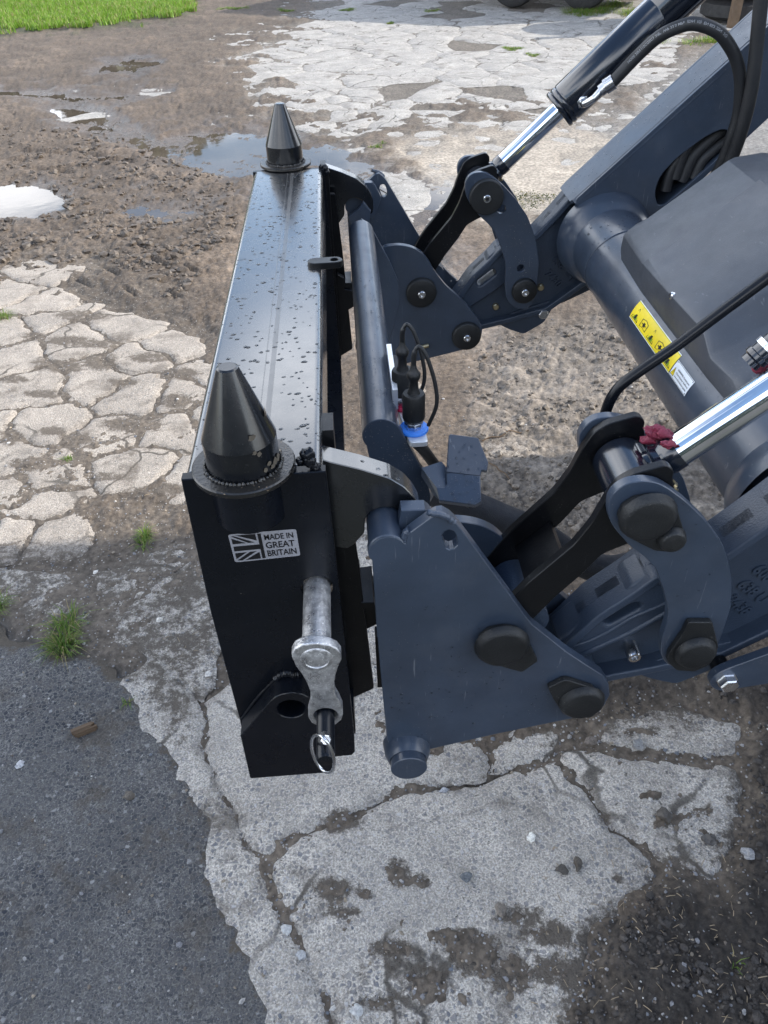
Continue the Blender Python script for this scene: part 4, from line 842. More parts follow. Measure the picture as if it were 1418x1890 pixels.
# white print along the looped hose
HP = np.array(spline(H1, 8)); seg = np.r_[0, np.cumsum(np.linalg.norm(np.diff(HP, axis=0), axis=1))]
v, f = text_mesh('HOSE 2SN (1SC/2SC) 3/8"  WP 33.0 MPa  (DN 10)  EN 853 2SN  3Q', .0066, 0, 1.0, .0001)
def on_path(u, w):
    u = min(max(u, 0), seg[-1]); i = min(int(np.searchsorted(seg, u, 'right')) - 1, len(HP) - 2); t = (u - seg[i]) / (seg[i + 1] - seg[i]); p = HP[i] * (1 - t) + HP[i + 1] * t
    T = _n(HP[i + 1] - HP[i]); c = _n(CAM - p); c = _n(c - T * (c @ T)); w_ = np.cross(c, T); a = w / .0115; return p + .0118 * (c * math.cos(a) + w_ * math.sin(a))
b = MB(); b.add([on_path(.050 + p[0], .0065 - p[1]) for p in v], f); b.obj('hose_print', PRINT, TR, 60)

# the tractor itself, beyond the right edge of the frame
def rbox(name, c, d, m, r=.04, parent=TR):
    bm = bmesh.new(); bmesh.ops.create_cube(bm, size=1); bmesh.ops.scale(bm, vec=d, verts=bm.verts); bmesh.ops.translate(bm, vec=c, verts=bm.verts)
    bmesh.ops.bevel(bm, geom=bm.edges[:], offset=r, segments=3, affect='EDGES'); return bmobj(name, bm, m, parent)
rbox('bonnet', (2.75, .6, 1.38), (1.7, .62, .62), NAVY, .10); rbox('chassis', (3.3, .6, .80), (3.0, .45, .55), BLACK2, .05); rbox('front_weight', (1.78, .6, .85), (.34, .8, .42), BLACK2, .05)
CABG = flat('cab_glass', (.012, .016, .018), .04)
rbox('cab', (4.25, .6, 1.55), (1.5, 1.72, .75), NAVY, .06); rbox('cab_glazing', (4.25, .6, 2.26), (1.40, 1.62, .70), CABG, .06); rbox('cab_roof', (4.22, .6, 2.72), (1.75, 1.85, .24), NAVY, .09)
rbox('fender', (4.75, -.28, 1.45), (1.5, .55, .3), NAVY, .1); rbox('fender', (4.75, 1.48, 1.45), (1.5, .55, .3), NAVY, .1)
for x, y, r, w in ((2.55, -.12, .62, .40), (2.55, 1.32, .62, .40), (4.75, -.28, .86, .55), (4.75, 1.48, .86, .55)):
    t = MB().lathe((x, y - w / 2, r), (0, 1, 0), [(0, r * .60), (0, r * .90), (w * .12, r * .97), (w * .5, r), (w * .88, r * .97), (w, r * .90), (w, r * .60)], 40).obj('wheel', TYRE, TR)
    MB().lathe((x, y - w * .3, r), (0, 1, 0), [(0, r * .2), (0, r * .59), (w * .6, r * .59), (w * .6, r * .2)], 32).obj('rim', WHT, t)
    b = MB()
    for k in range(22):
        for sgn in (-1, 1):
            a = 2 * math.pi * (k + .25 * sgn) / 22; ca2, sa2 = math.cos(a), math.sin(a); b.box((x + (r + .012) * ca2, y + sgn * w * .24, r + (r + .012) * sa2), (.05, w * .5, .05), [[ca2, -.45 * sgn * sa2, -sa2], [0, .9, 0], [sa2, .45 * sgn * ca2, ca2]])
    b.obj('tread', TYRE, t)
for y in (.35, .85): MB().box((2.6, y, 1.15), (.5, .08, .5)).obj('loader_bracket', NAVY, TR)
for y in (.07, 1.13): MB().box((2.75, y, 1.05), (.25, .12, .6)).obj('loader_bracket', NAVY, TR)
b = MB().box((2.75, .6, .85), (.2, 1.1, .12)); b.obj('loader_bracket', NAVY, TR)
# ------------------------------------------------------------------ black adaptor frame hooked on the carriage
HS = thing('adaptor_frame', 'black steel adaptor frame with two upright cone pins hooked onto the loader, beaded with rain', 'attachment', (-.1, .53, .55))
XL, XR, ZTOP = -.171, -.0355, 1.047
B0, B1 = .012, 1.012
# box beam with rolled corners
sec = fillet([(XL, ZTOP), (XR, ZTOP), (XR, ZTOP - .10), (XL, ZTOP - .10)], .0095, 6)
beam = plate('beam', sec, B0, B1, BEAMP, HS, bev=.0008)
SEAM = paint('seam_worn', (.040, .042, .045), .34, .6, .03, 180, .3); seam = MB(); zz_ = ZTOP + .0001
xs0 = onZ((487, 700), ZTOP)[0]
seam.box((xs0, (B0 + B1) / 2 + .03, zz_), (.0010, B1 - B0 - .10, .0005)); seam.box((xs0 + .009, (B0 + B1) / 2 + .03, zz_ - .0001), (.0060, B1 - B0 - .10, .0004))
seam.obj('rolled_seam', SEAM, HS)
EP = [XZ([p], 0)[0] for p in zm(0, 0, 1, [(337, 866), (585, 842), (600, 860), (620, 1030), (654.5, 1363), (655.5, 1388), (650, 1394), (470, 1412), (458, 1400), (443, 1330), (389, 1130), (339, 908), (334, 884)])]
EP = [(x, min(z, ZTOP - .0006)) for x, z in EP]
pinh = tuple(onY((585.5, 1085), 0)[[0, 2]])
for (a, c) in ((0, .012), (1.012, 1.024)):
    plate('end_plate', EP, a, c, BLACK, HS, holes=[circ(pinh, .0175)] if a == 0 else [])
    # lower lug with its eye
    y = -.028 if a == 0 else 1.024
    LUG = XZ(R1 if False else zm(420, 1030, 4.5, [(108, 1480), (350, 1195), (400, 1152), (450, 1132), (540, 1117), (620, 1130), (690, 1165), (740, 1230), (800, 1400), (882, 1772), (870, 1780), (200, 1832), (188, 1826)]), -.028)
    plate('lower_lug', LUG, min(y, y + .028) + (.0003 if a else 0), max(y, y + .028) - (0 if a else .0003), BLACK, HS, holes=[circ(tuple(onY(zm(420, 1030, 4.5, [(530, 1255)])[0], -.028)[[0, 2]]), .0175)], bev=.002)
rr = np.random.default_rng(5)
b = MB().tube(spline([onY(p, -.001) for p in zm(420, 1030, 4.5, [(405, 1000), (450, 965), (500, 955), (560, 965), (620, 960)])], 8), [.0042 + .002 * rr.random() for _ in range(33)], 8)
b.tube(spline([onY(p, -.001) for p in zm(420, 1030, 4.5, [(120, 1335), (250, 1160), (405, 1000)])], 10), [.0020 + .001 * rr.random() for _ in range(21)], 8); b.obj('weld_bead', BLACK, HS, 60)
# hooks over the carriage stubs, running down into uprights
HK = XZ(zm(0, 0, 1, [(585, 851), (590, 846), (610, 853), (665, 866), (720, 883), (747, 899), (765, 918), (776, 938)]), .045)
hx, hz = SX; q = [(hx + .0225 * math.cos(rad(t)), hz + .0225 * math.sin(rad(t))) for t in range(20, 200, 15)]
HK += [(.0665, .940), (.0640, .926), (.0550, .924)] + q + [(.003, .925), (-.010, .908), (-.018, .902), (-.030, .906), (-.046, .905)]
for (a, c) in ((.045, .073), (1.100, 1.128)):
    plate('hook', fillet(HK, .003, 2), a, c, BEAMP, HS, bev=.0012)
    if a > .5: 
        plate('hook_web', [(XR - .005, .93), (-.03, .93), (-.03, 1.04), (XR - .005, 1.04)], 1.025, 1.10, BLACK2, HS)
    y = a + .010
    plate('upright', fillet([(-.046, .98), (-.014, .98), (-.006, .86), (.004, .62), (-.03, .60), (-.040, .7)], .004, 2), a + (.02 if a < .5 else -.03), a + (.030 if a < .5 else -.02), BLACK2, HS)
    MB().box((-.030, a + (.055 if a < .5 else -.062), .83), (.012, .035, .42)).obj('upright', BLACK2, HS)
    # lower eye bracket
    ya = a if a < .5 else 1.02
    s0 = 0 if a < .5 else 1
    yy = lambda v: v if s0 == 0 else 1.173 - v
    b = MB(); zt_ = .795
    P = [(-.012, .135), (-.012, .070), (.012, .07), (.012, .052), (.05, .052), (.05, .122), (.012, .122), (.010, .100)] 
    P = [onZ(p, zt_)[:2] for p in N2([(405, 705), (415, 800), (540, 808), (548, 958), (698, 955), (690, 800), (668, 525), (530, 545), (530, 680), (500, 700)])]
    P = [(p[0], yy(p[1])) for p in P]
    fr = Matrix(((1, 0, 0, 0), (0, 1, 0, 0), (0, 0, 1, zt_ - .006), (0, 0, 0, 1))); plate('eye_bracket', P, 0, .012, BLACK2, HS, frame=fr)
    EB = XZ(N2([(305, 850), (410, 745), (545, 800), (545, 960), (720, 990), (735, 1215), (605, 1275), (520, 1580), (450, 1620), (380, 1560), (330, 1260)]), .075)
    plate('eye_plate', EB, min(yy(.075), yy(.09)), max(yy(.075), yy(.09)), BLACK2, HS)
    plate('eye_plate', EB, min(yy(.115), yy(.13)), max(yy(.115), yy(.13)), BLACK2, HS)
# lower tie bar between the eyes
b = MB().box((-.075, .518, .60), (.10, .985, .05)).obj('lower_tie', BLACK, HS)
# cone pins in their bosses
for k, (x, y) in enumerate(((-.112, .012), (-.109, 1.047))):
    MB().lathe((x, y, .9905), (0, 0, 1), [(0, .034), (.002, .0365), (.056, .0365)], 56).obj('boss', BLACK, HS, 40)
    wash = MB().lathe((x, y, 1.0475), (0, 0, 1), [(0, .036), (0, .0495), (.0015, .0508), (.0055, .0508), (.0068, .0495), (.0068, .0355)], 64, False).obj('collar_ring', WORN, HS, 40)
    cone = MB().lathe((x, y, 1.046), (0, 0, 1), [(0, .0350), (.008, .0358), (.041, .0358), (.0445, .0346), (.113, .0100), (.1138, .0088), (.1142, .0080), (.1142, .0001)], 72, False).obj('cone_pin', CONEM, HS, 18)
    rr = np.random.default_rng(k); b = MB()
    for t in np.linspace(0, 2 * math.pi, 60): lump(b, (x + .0375 * math.cos(t), y + .0375 * math.sin(t), 1.0545), .0018 + .0012 * rr.random(), int(t * 100), 4, amp=.5)
    b.obj('weld_bead', WORN, HS, 60)
# scuffed patches on the near cone: chipped paint, thin flakes lying on the surface
def on_cone(p, x, y):
    r = ray(*p); zr = [(1.046, .0358), (1.079, .0358), (1.0825, .0345), (1.159, .0100)]; t = .5
    for _ in range(60):
        P = CAM + r * t; z = P[2]; R_ = np.interp(z, [a for a, _ in zr], [c for _, c in zr]); d = math.hypot(P[0] - x, P[1] - y) - R_; t += d / np.linalg.norm(r) * .8
    n = _n(np.array([P[0] - x, P[1] - y, .012])); return P, n
CHIP = flat('chipped_primer', (.10, .085, .065), .5)
b = MB(); rr = np.random.default_rng(2); t0 = _n(ray(440, 800)) 
def chip(c, n, r, seed):
    u = _n(np.cross(n, (0.3, .2, 1))); w = np.cross(n, u); k = 11; R_ = [r * (.6 + .7 * vn(np.array([i * .9 + seed]), np.array([seed * 1.3]))[0]) for i in range(k)]
    return [c + n * .0006 + (u * math.cos(2 * math.pi * i / k) + w * math.sin(2 * math.pi * i / k)) * R_[i] for i in range(k)]
def raycone(p, x=-.112, y=.012):
    r = ray(*p); r = r / np.linalg.norm(r); t = .45
    for _ in range(400):
        P = CAM + r * t; R_ = np.interp(P[2], [1.0, 1.087, 1.0905, 1.159], [.0358, .0358, .0345, .0100]); d = math.hypot(P[0] - x, P[1] - y) - R_
        if d < .0004: break
        t += max(d * .5, .0002)
    return P, _n(np.array([P[0] - x, P[1] - y, .0]))
for i, (p, r) in enumerate((((464, 809), .0042), ((488, 760), .0045), ((490, 764), .003), ((478, 838), .003), ((513, 843), .0048), ((508, 850), .004), ((503, 860), .003), ((490, 868), .003), ((497, 855), .003), ((470, 836), .0025))):
    c, n = raycone(p); b.add(chip(c, n, r, i), [tuple(range(11))])
b.obj('paint_chip', CHIP, HS, 60)
# flag pin: bright bar, dog-bone flag, retaining pin and ring clip
px_, pz_ = pinh
pinr = MB().cyl((px_, .02, pz_), (px_, -.090, pz_), .0150, 40, .001).obj('locking_pin', GALV, HS)
FO = [onY(p, -.102)[[0, 2]] for p in zm(420, 1030, 4.5, [(535, 830), (533, 800), (560, 755), (620, 722), (690, 710), (760, 710), (840, 722), (910, 755), (945, 800), (947, 850), (920, 910), (895, 990), (885, 1060), (895, 1130), (930, 1190), (958, 1250), (960, 1310), (945, 1350), (900, 1388), (830, 1402), (760, 1400), (700, 1375), (672, 1330), (670, 1285), (690, 1210), (690, 1120), (660, 1040), (620, 970), (570, 905)])]
eye = onY(zm(420, 1030, 4.5, [(815, 1312)])[0], -.102)
plate('pin_flag', [tuple(p) for p in FO], -.102, -.090, GALV, pinr, holes=[circ((eye[0], eye[2]), .0128)], bev=.002)
MB().lathe((px_, -.1018, pz_), (0, -1, 0), [(0, .017), (.0012, .016), (.0016, .0125), (.0006, .0118), (.0018, .008), (.0022, .003)], 36).obj('forge_mark', GALV, pinr, 60)
ret = MB().lathe((eye[0], -.03, eye[2]), (0, -1, 0), [(0, .0098), (.125, .0098), (.1275, .0085), (.1285, .0001)], 32).obj('retaining_pin', BLACK, pinr, 40)
rc = onY(zm(420, 1030, 4.5, [(800, 1520)])[0], -.128); 
ring = []
for t in np.linspace(0, 2 * math.pi, 40): 
    p = zm(420, 1030, 4.5, [(793 + 0, 1625)])[0]; a = 165 * math.cos(t); c_ = 78 * math.sin(t); an = rad(68)
    ring.append(onY((p[0] + (a * math.cos(an) - c_ * math.sin(an)) / 4.5, p[1] + (a * math.sin(an) + c_ * math.cos(an)) / 4.5), -.150 + .016 * math.sin(t)))
MB().tube(ring, .0018, 10, False).obj('ring_clip', ZINC, ret, 60)
MB().lathe(onY(zm(420, 1030, 4.5, [(800, 1520)])[0], -.142) + np.array((.002, 0, .006)), (.1, -.6, .5), [(-.006, .0055), (.010, .0055), (.011, .0045)], 8).obj('clip_head', ZINC, ret, 20)
# lashing eye on the beam
q = onZ((590, 489), ZTOP); e = onZ((620, 487), ZTOP)
fr = Matrix(((1, 0, 0, 0), (0, 1, 0, 0), (0, 0, 1, ZTOP + .002), (0, 0, 0, 1)))
plate('lashing_eye', slot((q[0] - .006, q[1]), (e[0] - .001, e[1]), .0115), 0, .010, BLACK2, HS, holes=[circ((e[0] - .002, e[1]), .0062)], frame=fr)
# silver sticker
Q = [onY(p, -.0006) for p in zm(320, 600, 3.545, [(357, 1371), (803, 1334), (832, 1508), (405, 1553)])]
def sq(u, v, dy=0.0):
    p = (Q[0] * (1 - u) + Q[1] * u) * (1 - v) + (Q[3] * (1 - u) + Q[2] * u) * v; return (p[0], -.0004 - dy, p[2])
def sprint(b, P, dy): b.add([sq(u, v, dy) for u, v in P], [tuple(range(len(P)))])
b = MB(); sprint(b, fillet([(0, 0), (1, 0), (1, 1), (0, 1)], .06, 5), .0002); stk = b.obj('maker_sticker', STICKER, HS, 60)
b = MB()
for P in ([(.085, .05), (.395, .05), (.40, .285), (.12, .06)], [(.035, .07), (.075, .065), (.36, .345), (.27, .345)], [(.035, .15), (.235, .345), (.035, .345)],
          [(.035, .43), (.425, .43), (.425, .05), (.475, .05), (.475, .95), (.425, .95), (.425, .60), (.035, .60)],
          [(.035, .67), (.215, .67), (.035, .88)], [(.045, .935), (.26, .665), (.36, .665), (.12, .95)], [(.16, .95), (.40, .70), (.40, .95)]): sprint(b, P, .0005)
for txt, y0_, y1_, x0_, x1_ in (('MADE IN', .30, .10, .515, .945), ('GREAT', .61, .38, .515, .945), ('BRITAIN', .90, .68, .515, .955)):
    v, f = text_mesh(txt, 1, 0, 1, .016); mn, mx = v.min(0), v.max(0); b.add([sq(x0_ + (x1_ - x0_) * (p[0] - mn[0]) / (mx[0] - mn[0]), y0_ + (y1_ - y0_) * (p[1] - mn[1]) / (mx[1] - mn[1]), .0006) for p in v], f)
b.obj('sticker_print', SBLACK, stk, 60)
# weld where the hook meets the beam corner
b = MB()
for i, p in enumerate(((560, 838), (566, 846), (573, 850), (578, 858), (584, 862), (570, 838), (556, 850))): lump(b, onY(p, .006), (.0045 + .0015 * rr.random()), i, 7, amp=.6)
b.obj('weld_bead', BLACK, HS, 60); b = MB()
for i, p in enumerate(((593, 309), (598, 312), (603, 318), (600, 310))): lump(b, onY(p, 1.02), .006, i, 7, amp=.6)
b.obj('weld_bead', BLACK, HS, 60)
# ------------------------------------------------------------------ rain standing on the paint
m, nt, b_ = mat('rain_water'); b_.inputs['Transmission Weight'].default_value = 1.0; b_.inputs['IOR'].default_value = 1.33; b_.inputs['Roughness'].default_value = 0.02; DROP = m
R = np.random.default_rng(21)
def drop(b, p, n, r, flat_=.42, el=None, long=1.0):
    n = _n(np.array(n, float)); u = np.cross(n, (0, 0, 1) if abs(n[2]) < .9 else (1, 0, 0)); u = _n(u)
    if el is not None: u = _n(np.array(el) - n * (np.array(el) @ n))
    w = np.cross(n, u); k, rows = 9, [(1.0, 0), (.95, .30), (.72, .72), (.36, .94)]; v, f = [], []
    p = np.array(p, float); ph = R.uniform(0, 6.28)
    for rr_, h in rows:
        for i in range(k):
            t = 2 * math.pi * i / k; a = 1 + .13 * math.sin(2 * t + ph); v.append(p + (u * math.cos(t) * long + w * math.sin(t)) * r * rr_ * a + n * (h * r * flat_ + .00005))
    v.append(p + n * r * flat_)
    for j in range(3): f += [(j * k + i, j * k + (i + 1) % k, (j + 1) * k + (i + 1) % k, (j + 1) * k + i) for i in range(k)]
    f += [(3 * k + i, 3 * k + (i + 1) % k, 4 * k) for i in range(k)]; b.add(v, f)
def size(lo=.0011, hi=.0034): return lo + (hi - lo) * R.beta(1.1, 2.6)
b = MB()
for _ in range(430): drop(b, (R.uniform(XL + .010, XR - .008), R.uniform(.05, .99), ZTOP), (0, 0, 1), size(.0010, .0032), .28, (1, .2, 0), R.uniform(1.0, 1.6))
for _ in range(90):
    a = R.uniform(.2, 1.2); drop(b, (XR - .0095 + .0095 * math.sin(a), R.uniform(.05, .99), ZTOP - .0095 + .0095 * math.cos(a)), (math.sin(a), 0, math.cos(a)), size(.001, .0025))
for _ in range(60):
    a = R.uniform(.2, 1.3); drop(b, (XL + .0095 - .0095 * math.sin(a), R.uniform(.05, .99), ZTOP - .0095 + .0095 * math.cos(a)), (-math.sin(a), 0, math.cos(a)), size(.001, .0022))
for _ in range(46): drop(b, (R.uniform(-.16, -.04), 0, R.uniform(.62, .96)), (0, -1, 0), size(.0007, .0014))
for p in ((657, 846), (668, 852), (698, 866), (712, 878), (735, 884)): drop(b, onZ(p, 1.012), (.25, 0, 1), .0027)
o = b.obj('raindrops', DROP, HS, 80); o['kind'] = 'stuff'
b = MB()
for _ in range(170):
    a = R.normal(-.1, .8); r_ = .0252; drop(b, (.034 + r_ * math.sin(a), R.uniform(.25, .94), .934 + r_ * math.cos(a)), (math.sin(a), 0, math.cos(a)), size(.0009, .0022))
for _ in range(150):
    p = (R.uniform(0.02, .26), 0.0, R.uniform(.56, .93)); 
    if p[0] < .24 - (p[2] - .66) * .75 and p[2] > .56 + p[0] * .25: drop(b, p, (0, -1, 0), size(.0008, .0021))
for _ in range(110): drop(b, (R.uniform(.30, .42), 0, R.uniform(.73, .90)), (0, -1, 0), .0001)
for p in ((1250, 900), (1262, 930), (1285, 968), (1300, 1010), (1240, 1010), (1268, 1050), (1290, 1090), (1250, 1100), (1262, 1128), (1310, 1060), (1225, 1060), (1300, 1130)): drop(b, onY(p, 0), (0, -1, 0), size(.0009, .0018))
for _ in range(80):
    a = R.uniform(.9, 2.6); y = R.uniform(.86, 1.0); drop(b, (TX + TRAD * math.cos(a), y, TZ + TRAD * math.sin(a)), (math.cos(a), 0, math.sin(a)), size(.001, .003))
for _ in range(60):
    a = R.uniform(2.3, 3.6); y = R.uniform(.25, .86); drop(b, (TX + TRAD * math.cos(a), y, TZ + TRAD * math.sin(a)), (math.cos(a), 0, math.sin(a)), size(.0008, .002))
for _ in range(150):
    t = R.uniform(0, .85); drop(b, (.497 + .335 * t * 1.2 - .004, 1.067 + R.uniform(.004, .09), .944 + .31 * t * 1.2 + .004), (-.67, 0, .74), size(.001, .003))
for _ in range(60):
    p = (R.uniform(1090, 1400), R.uniform(80, 360)); q = onY(p, 1.067)
    if q[2] < .944 + (q[0] - .497) * .92 and q[2] > .93 + (q[0] - .55) * .9: drop(b, q, (0, -1, 0), size(.001, .0024))
for _ in range(70): q = onY((R.uniform(720, 880), R.uniform(470, 640)), 1.035); drop(b, q, (0, -1, 0), size(.0008, .0018))
def onpoly(P, p):                              # ray met with the plane of three points
    P = [np.array(q) for q in P]; n = _n(np.cross(P[1] - P[0], P[2] - P[0])); n = n if n[2] > 0 else -n; r = ray(*p); return CAM + r * (((P[0] - CAM) @ n) / (r @ n)), n
for p in N3([(820, 1128), (945, 1172), (965, 1143), (1033, 1155), (1075, 1243), (1155, 1245), (1157, 1312), (950, 1295), (905, 1225), (870, 1290), (785, 1300), (783, 1382), (880, 1350), (1180, 1370), (1110, 1400), (1000, 1410)]): q, n = onpoly((hi[0], hi[1], hi[7]), p); drop(b, q, n, size(.0012, .0026))
for p in N3([(920, 1440), (785, 1450), (955, 1480), (985, 1532), (1035, 1545), (1090, 1500), (875, 1535), (975, 1580), (1070, 1615), (990, 1655), (910, 1668), (830, 1665), (745, 1740), (855, 1725), (1118, 1725), (1075, 1752), (1010, 1765)]): q, n = onpoly((lo[0], lo[1], lo[3]), p); drop(b, q, n, size(.0014, .0030))
o = b.obj('raindrops', DROP, TR, 80); o['kind'] = 'stuff'

# ------------------------------------------------------------------ loose things on the ground
def gz(x, y): return float(ground_eval(np.array([x]), np.array([y]))[0][0])
def top_at(x, y, slabz=0.0): return max(gz(x, y), slabz)
m, nt, b_ = mat('pebble'); at = N(nt, 'ShaderNodeAttribute', attribute_name='tone'); co = objco(nt)
L(nt, mixc(nt, ramp(nt, noise(nt, co, 260, 4, .6), .3, .7), mixc(nt, 1.0, at.outputs['Color'], (.7, .7, .7), 'MULTIPLY'), mixc(nt, 1.0, at.outputs['Color'], (1.2, 1.2, 1.2), 'MULTIPLY')), b_.inputs['Base Color']); b_.inputs['Roughness'].default_value = .6; PEB = m
def icos(sub):
    bm = bmesh.new(); bmesh.ops.create_icosphere(bm, subdivisions=sub, radius=1); bm.verts.ensure_lookup_table()
    v = np.array([tuple(p.co) for p in bm.verts]); f = np.array([[q.index for q in p.verts] for p in bm.faces]); bm.free(); return v, f
I1, I2 = icos(1), icos(2)
def pebbles(name, pts, rad_, cols, parent=None, sub=I1, seed=3):
    g = np.random.default_rng(seed); V, Fc, Cc = [], [], []; n0 = 0
    for p, r, c in zip(pts, rad_, cols):
        v = sub[0] * (1 + .22 * g.standard_normal((len(sub[0]), 1))).clip(.6, 1.5) * np.array([1, g.uniform(.65, 1), g.uniform(.45, .8)]); a = g.uniform(0, 6.28); ca_, sa_ = math.cos(a), math.sin(a)
        v = np.stack([v[:, 0] * ca_ - v[:, 1] * sa_, v[:, 0] * sa_ + v[:, 1] * ca_, v[:, 2]], -1) * r + np.array(p); V.append(v); Fc.append(sub[1] + n0); Cc.append(np.tile([*c, 1], (len(v), 1))); n0 += len(v)
    o = mesh_np(name, np.concatenate(V), np.concatenate(Fc), PEB, parent, False); at_ = o.data.color_attributes.new('tone', 'FLOAT_COLOR', 'POINT'); at_.data.foreach_set('color', np.concatenate(Cc).astype(np.float32).ravel()); return o
g = np.random.default_rng(17); n = 60000
PX, PY = g.uniform(-60, 1480, n), g.uniform(560, 1920, n); keepm = g.random(n) < np.interp(PY, [560, 900, 1900], [.25, .7, 1.0]); PX, PY = PX[keepm], PY[keepm]
Q = np.array([onZ((a, c_))[:2] for a, c_ in zip(PX, PY)]); z, _, _, spk = ground_eval(Q[:, 0], Q[:, 1]); clump = fbm(Q[:, 0] * 7, Q[:, 1] * 7, 3, 88)
inA = sdp(PX, PY, ZA_) > 4; low = z < -.0005; pr_ = np.where(low, .55, .06 + .18 * spk + .10 * (clump > .15)); sA = sdp(PX, PY, ZA_); pr_ = np.where(inA, .05, pr_); pr_ = np.where(np.abs(sA + 6) < 26, np.maximum(pr_, .42), pr_); ok = g.random(len(Q)) < pr_ * .5
Q, z, inA = Q[ok], z[ok], inA[ok]; rr_ = np.exp(g.normal(math.log(.0021), .42, len(Q))).clip(.0009, .0068); z = np.where(inA, .0015, z); z = np.where((z > -.001) & (z < .0), .0, z)
tone = np.array([(.30, .29, .28), (.18, .18, .19), (.11, .12, .14), (.24, .20, .15), (.48, .46, .43), (.12, .095, .075)])[g.choice(6, len(Q), p=[.22, .24, .16, .16, .04, .18])] * g.uniform(.8, 1.15, (len(Q), 1))
gr_ = pebbles('gravel', np.c_[Q, z + rr_ * .25], rr_, tone); gr_['kind'] = 'stuff'
print('gravel', len(Q))
def clods(nm, zone_px, count, lo, hi, colr, seed):
    g = np.random.default_rng(seed); a = np.array(zone_px); P_ = np.stack([g.uniform(a[:, 0].min(), a[:, 0].max(), count), g.uniform(a[:, 1].min(), a[:, 1].max(), count)], -1); P_ = P_[sdp(P_[:, 0], P_[:, 1], zone_px) > 0]
    W_ = np.array([onZ(p)[:2] for p in P_]); W_ = W_[fbm(W_[:, 0] * 5, W_[:, 1] * 5, 3, seed) + .25 * g.random(len(W_)) > .02]; z = ground_eval(W_[:, 0], W_[:, 1])[0]; k = z > -.001; W_, z = W_[k], z[k]
    r = lo * np.exp(g.gamma(1.2, .45, len(W_))).clip(1, hi / lo); o = pebbles(nm, np.c_[W_, z + r * .12], r, np.array(colr) * g.uniform(.75, 1.3, (len(W_), 1)), None, I1, seed); o['kind'] = 'stuff'
clods('mud_clods', [(-60, 235), (240, 245), (430, 320), (440, 420), (330, 560), (180, 470), (-60, 540)], 4200, .006, .026, (.084, .066, .050), 71)
clods('mud_clods', [(880, 630), (1120, 590), (1418, 640), (1418, 1000), (1050, 1010), (930, 980), (850, 820)], 3600, .0028, .014, (.130, .108, .086), 72)
clods('soil_crumbs', ZD, 9000, .0018, .009, (.036, .030, .026), 73)
STONES = [((177, 1057), .0075, (.62, .60, .56), 'small white stone chip lying on the damp ground left of the black frame'), ((295, 1145), .0085, (.55, .53, .49), 'pale rounded stone on grey mud beside the black end plate'),
          ((240, 1470), .011, (.10, .085, .068), 'round brown mud clod sitting on the dark asphalt'), ((38, 1413), .010, (.42, .42, .43), 'light angular stone chip on the dark asphalt near the left edge'),
          ((981, 1547), .009, (.66, .65, .60), 'flat white shell-like chip in a small hole in the large concrete slab'), ((861, 1620), .013, (.10, .11, .12), 'dark egg-shaped stone on the big concrete slab'),
          ((1037, 1606), .011, (.055, .048, .040), 'dark crumbly clod left of its twin on the big concrete slab'), ((1067, 1597), .013, (.065, .055, .044), 'larger dark crumbly clod right of its twin on the big concrete slab'),
          ((820, 1456), .010, (.30, .31, .33), 'blue grey stone lying in the crack below the loader plate'), ((527, 1716), .009, (.42, .42, .41), 'grey white stone filling the long crack beside the asphalt'),
          ((556, 1762), .010, (.34, .345, .35), 'pale blue stone in the widening crack near the bottom'), ((660, 1866), .012, (.40, .40, .39), 'light grey stone at the bottom edge in the crack'),
          ((1226, 1508), .016, (.060, .052, .044), 'dark clump of mud on the right hand concrete slab'), ((1310, 1552), .014, (.075, .068, .062), 'dark stone lying in a muddy patch at the right concrete slab'),
          ((925, 1680), .011, (.14, .12, .10), 'brown stone in the dark mud patch on the big slab'), ((385, 1246), .008, (.50, .48, .45), 'pale pebble beside the lower corner of the black end plate'),
          ((1090, 1370), .012, (.12, .10, .085), 'brown stone in soil under the loader pin cover'), ((1178, 1376), .013, (.20, .20, .20), 'grey stone between the two right concrete slabs'), ((1378, 1585), .013, (.25, .25, .255), 'bluish stone half sunk in dark soil at the right edge')]
for k, (p, r, c_, lab) in enumerate(STONES):
    q = onZ(p); zt = top_at(q[0], q[1]) if gz(q[0], q[1]) > -.002 or p[0] < 400 else gz(q[0], q[1]) if 'crack' in lab else max(gz(q[0], q[1]), 0)
    o = pebbles('stone', [(q[0], q[1], zt + r * .35)], [r], [c_], sub=I2, seed=40 + k); tag(o, lab, 'stone', 'loose stones and clods on the yard')
# broken piece of bark
b = MB(); q = onZ((155, 1350)); ax = _n(onZ((178, 1338)) - onZ((134, 1356))); lat = np.cross((0, 0, 1), ax)
for i in range(7): 
    o_ = (i - 3) * .0035; L_ = .020 + .006 * R.random(); b.box(q + lat * o_ + ax * R.normal(0, .003) + np.array((0, 0, .006 + .004 * math.cos((i - 3) * .6))), (2 * L_, .0040, .008 + .003 * R.random()), np.array([ax, lat, [0, 0, 1]]).T)
tag(b.obj('wood_chunk', WOODM), 'splintered brown piece of wood lying on the dark asphalt', 'wood')
for (p, q_, r, lab) in (((888, 822), (975, 805), .0026, 'long thin twig on the sunlit mud right of the locking handle'), ((898, 862), (940, 892), .0026, 'shorter twig in the mud just behind the locking handle')):
    a, c_ = onZ(p), onZ(q_); P = [a + (c_ - a) * t + np.array((R.normal(0, .004), R.normal(0, .004), 0)) for t in np.linspace(0, 1, 6)]; P = [np.array((x[0], x[1], gz(x[0], x[1]) + .004)) for x in P]
    tag(MB().tube(spline(P, 4), r, 7).obj('twig', WOODM, None, 60), lab, 'twig')
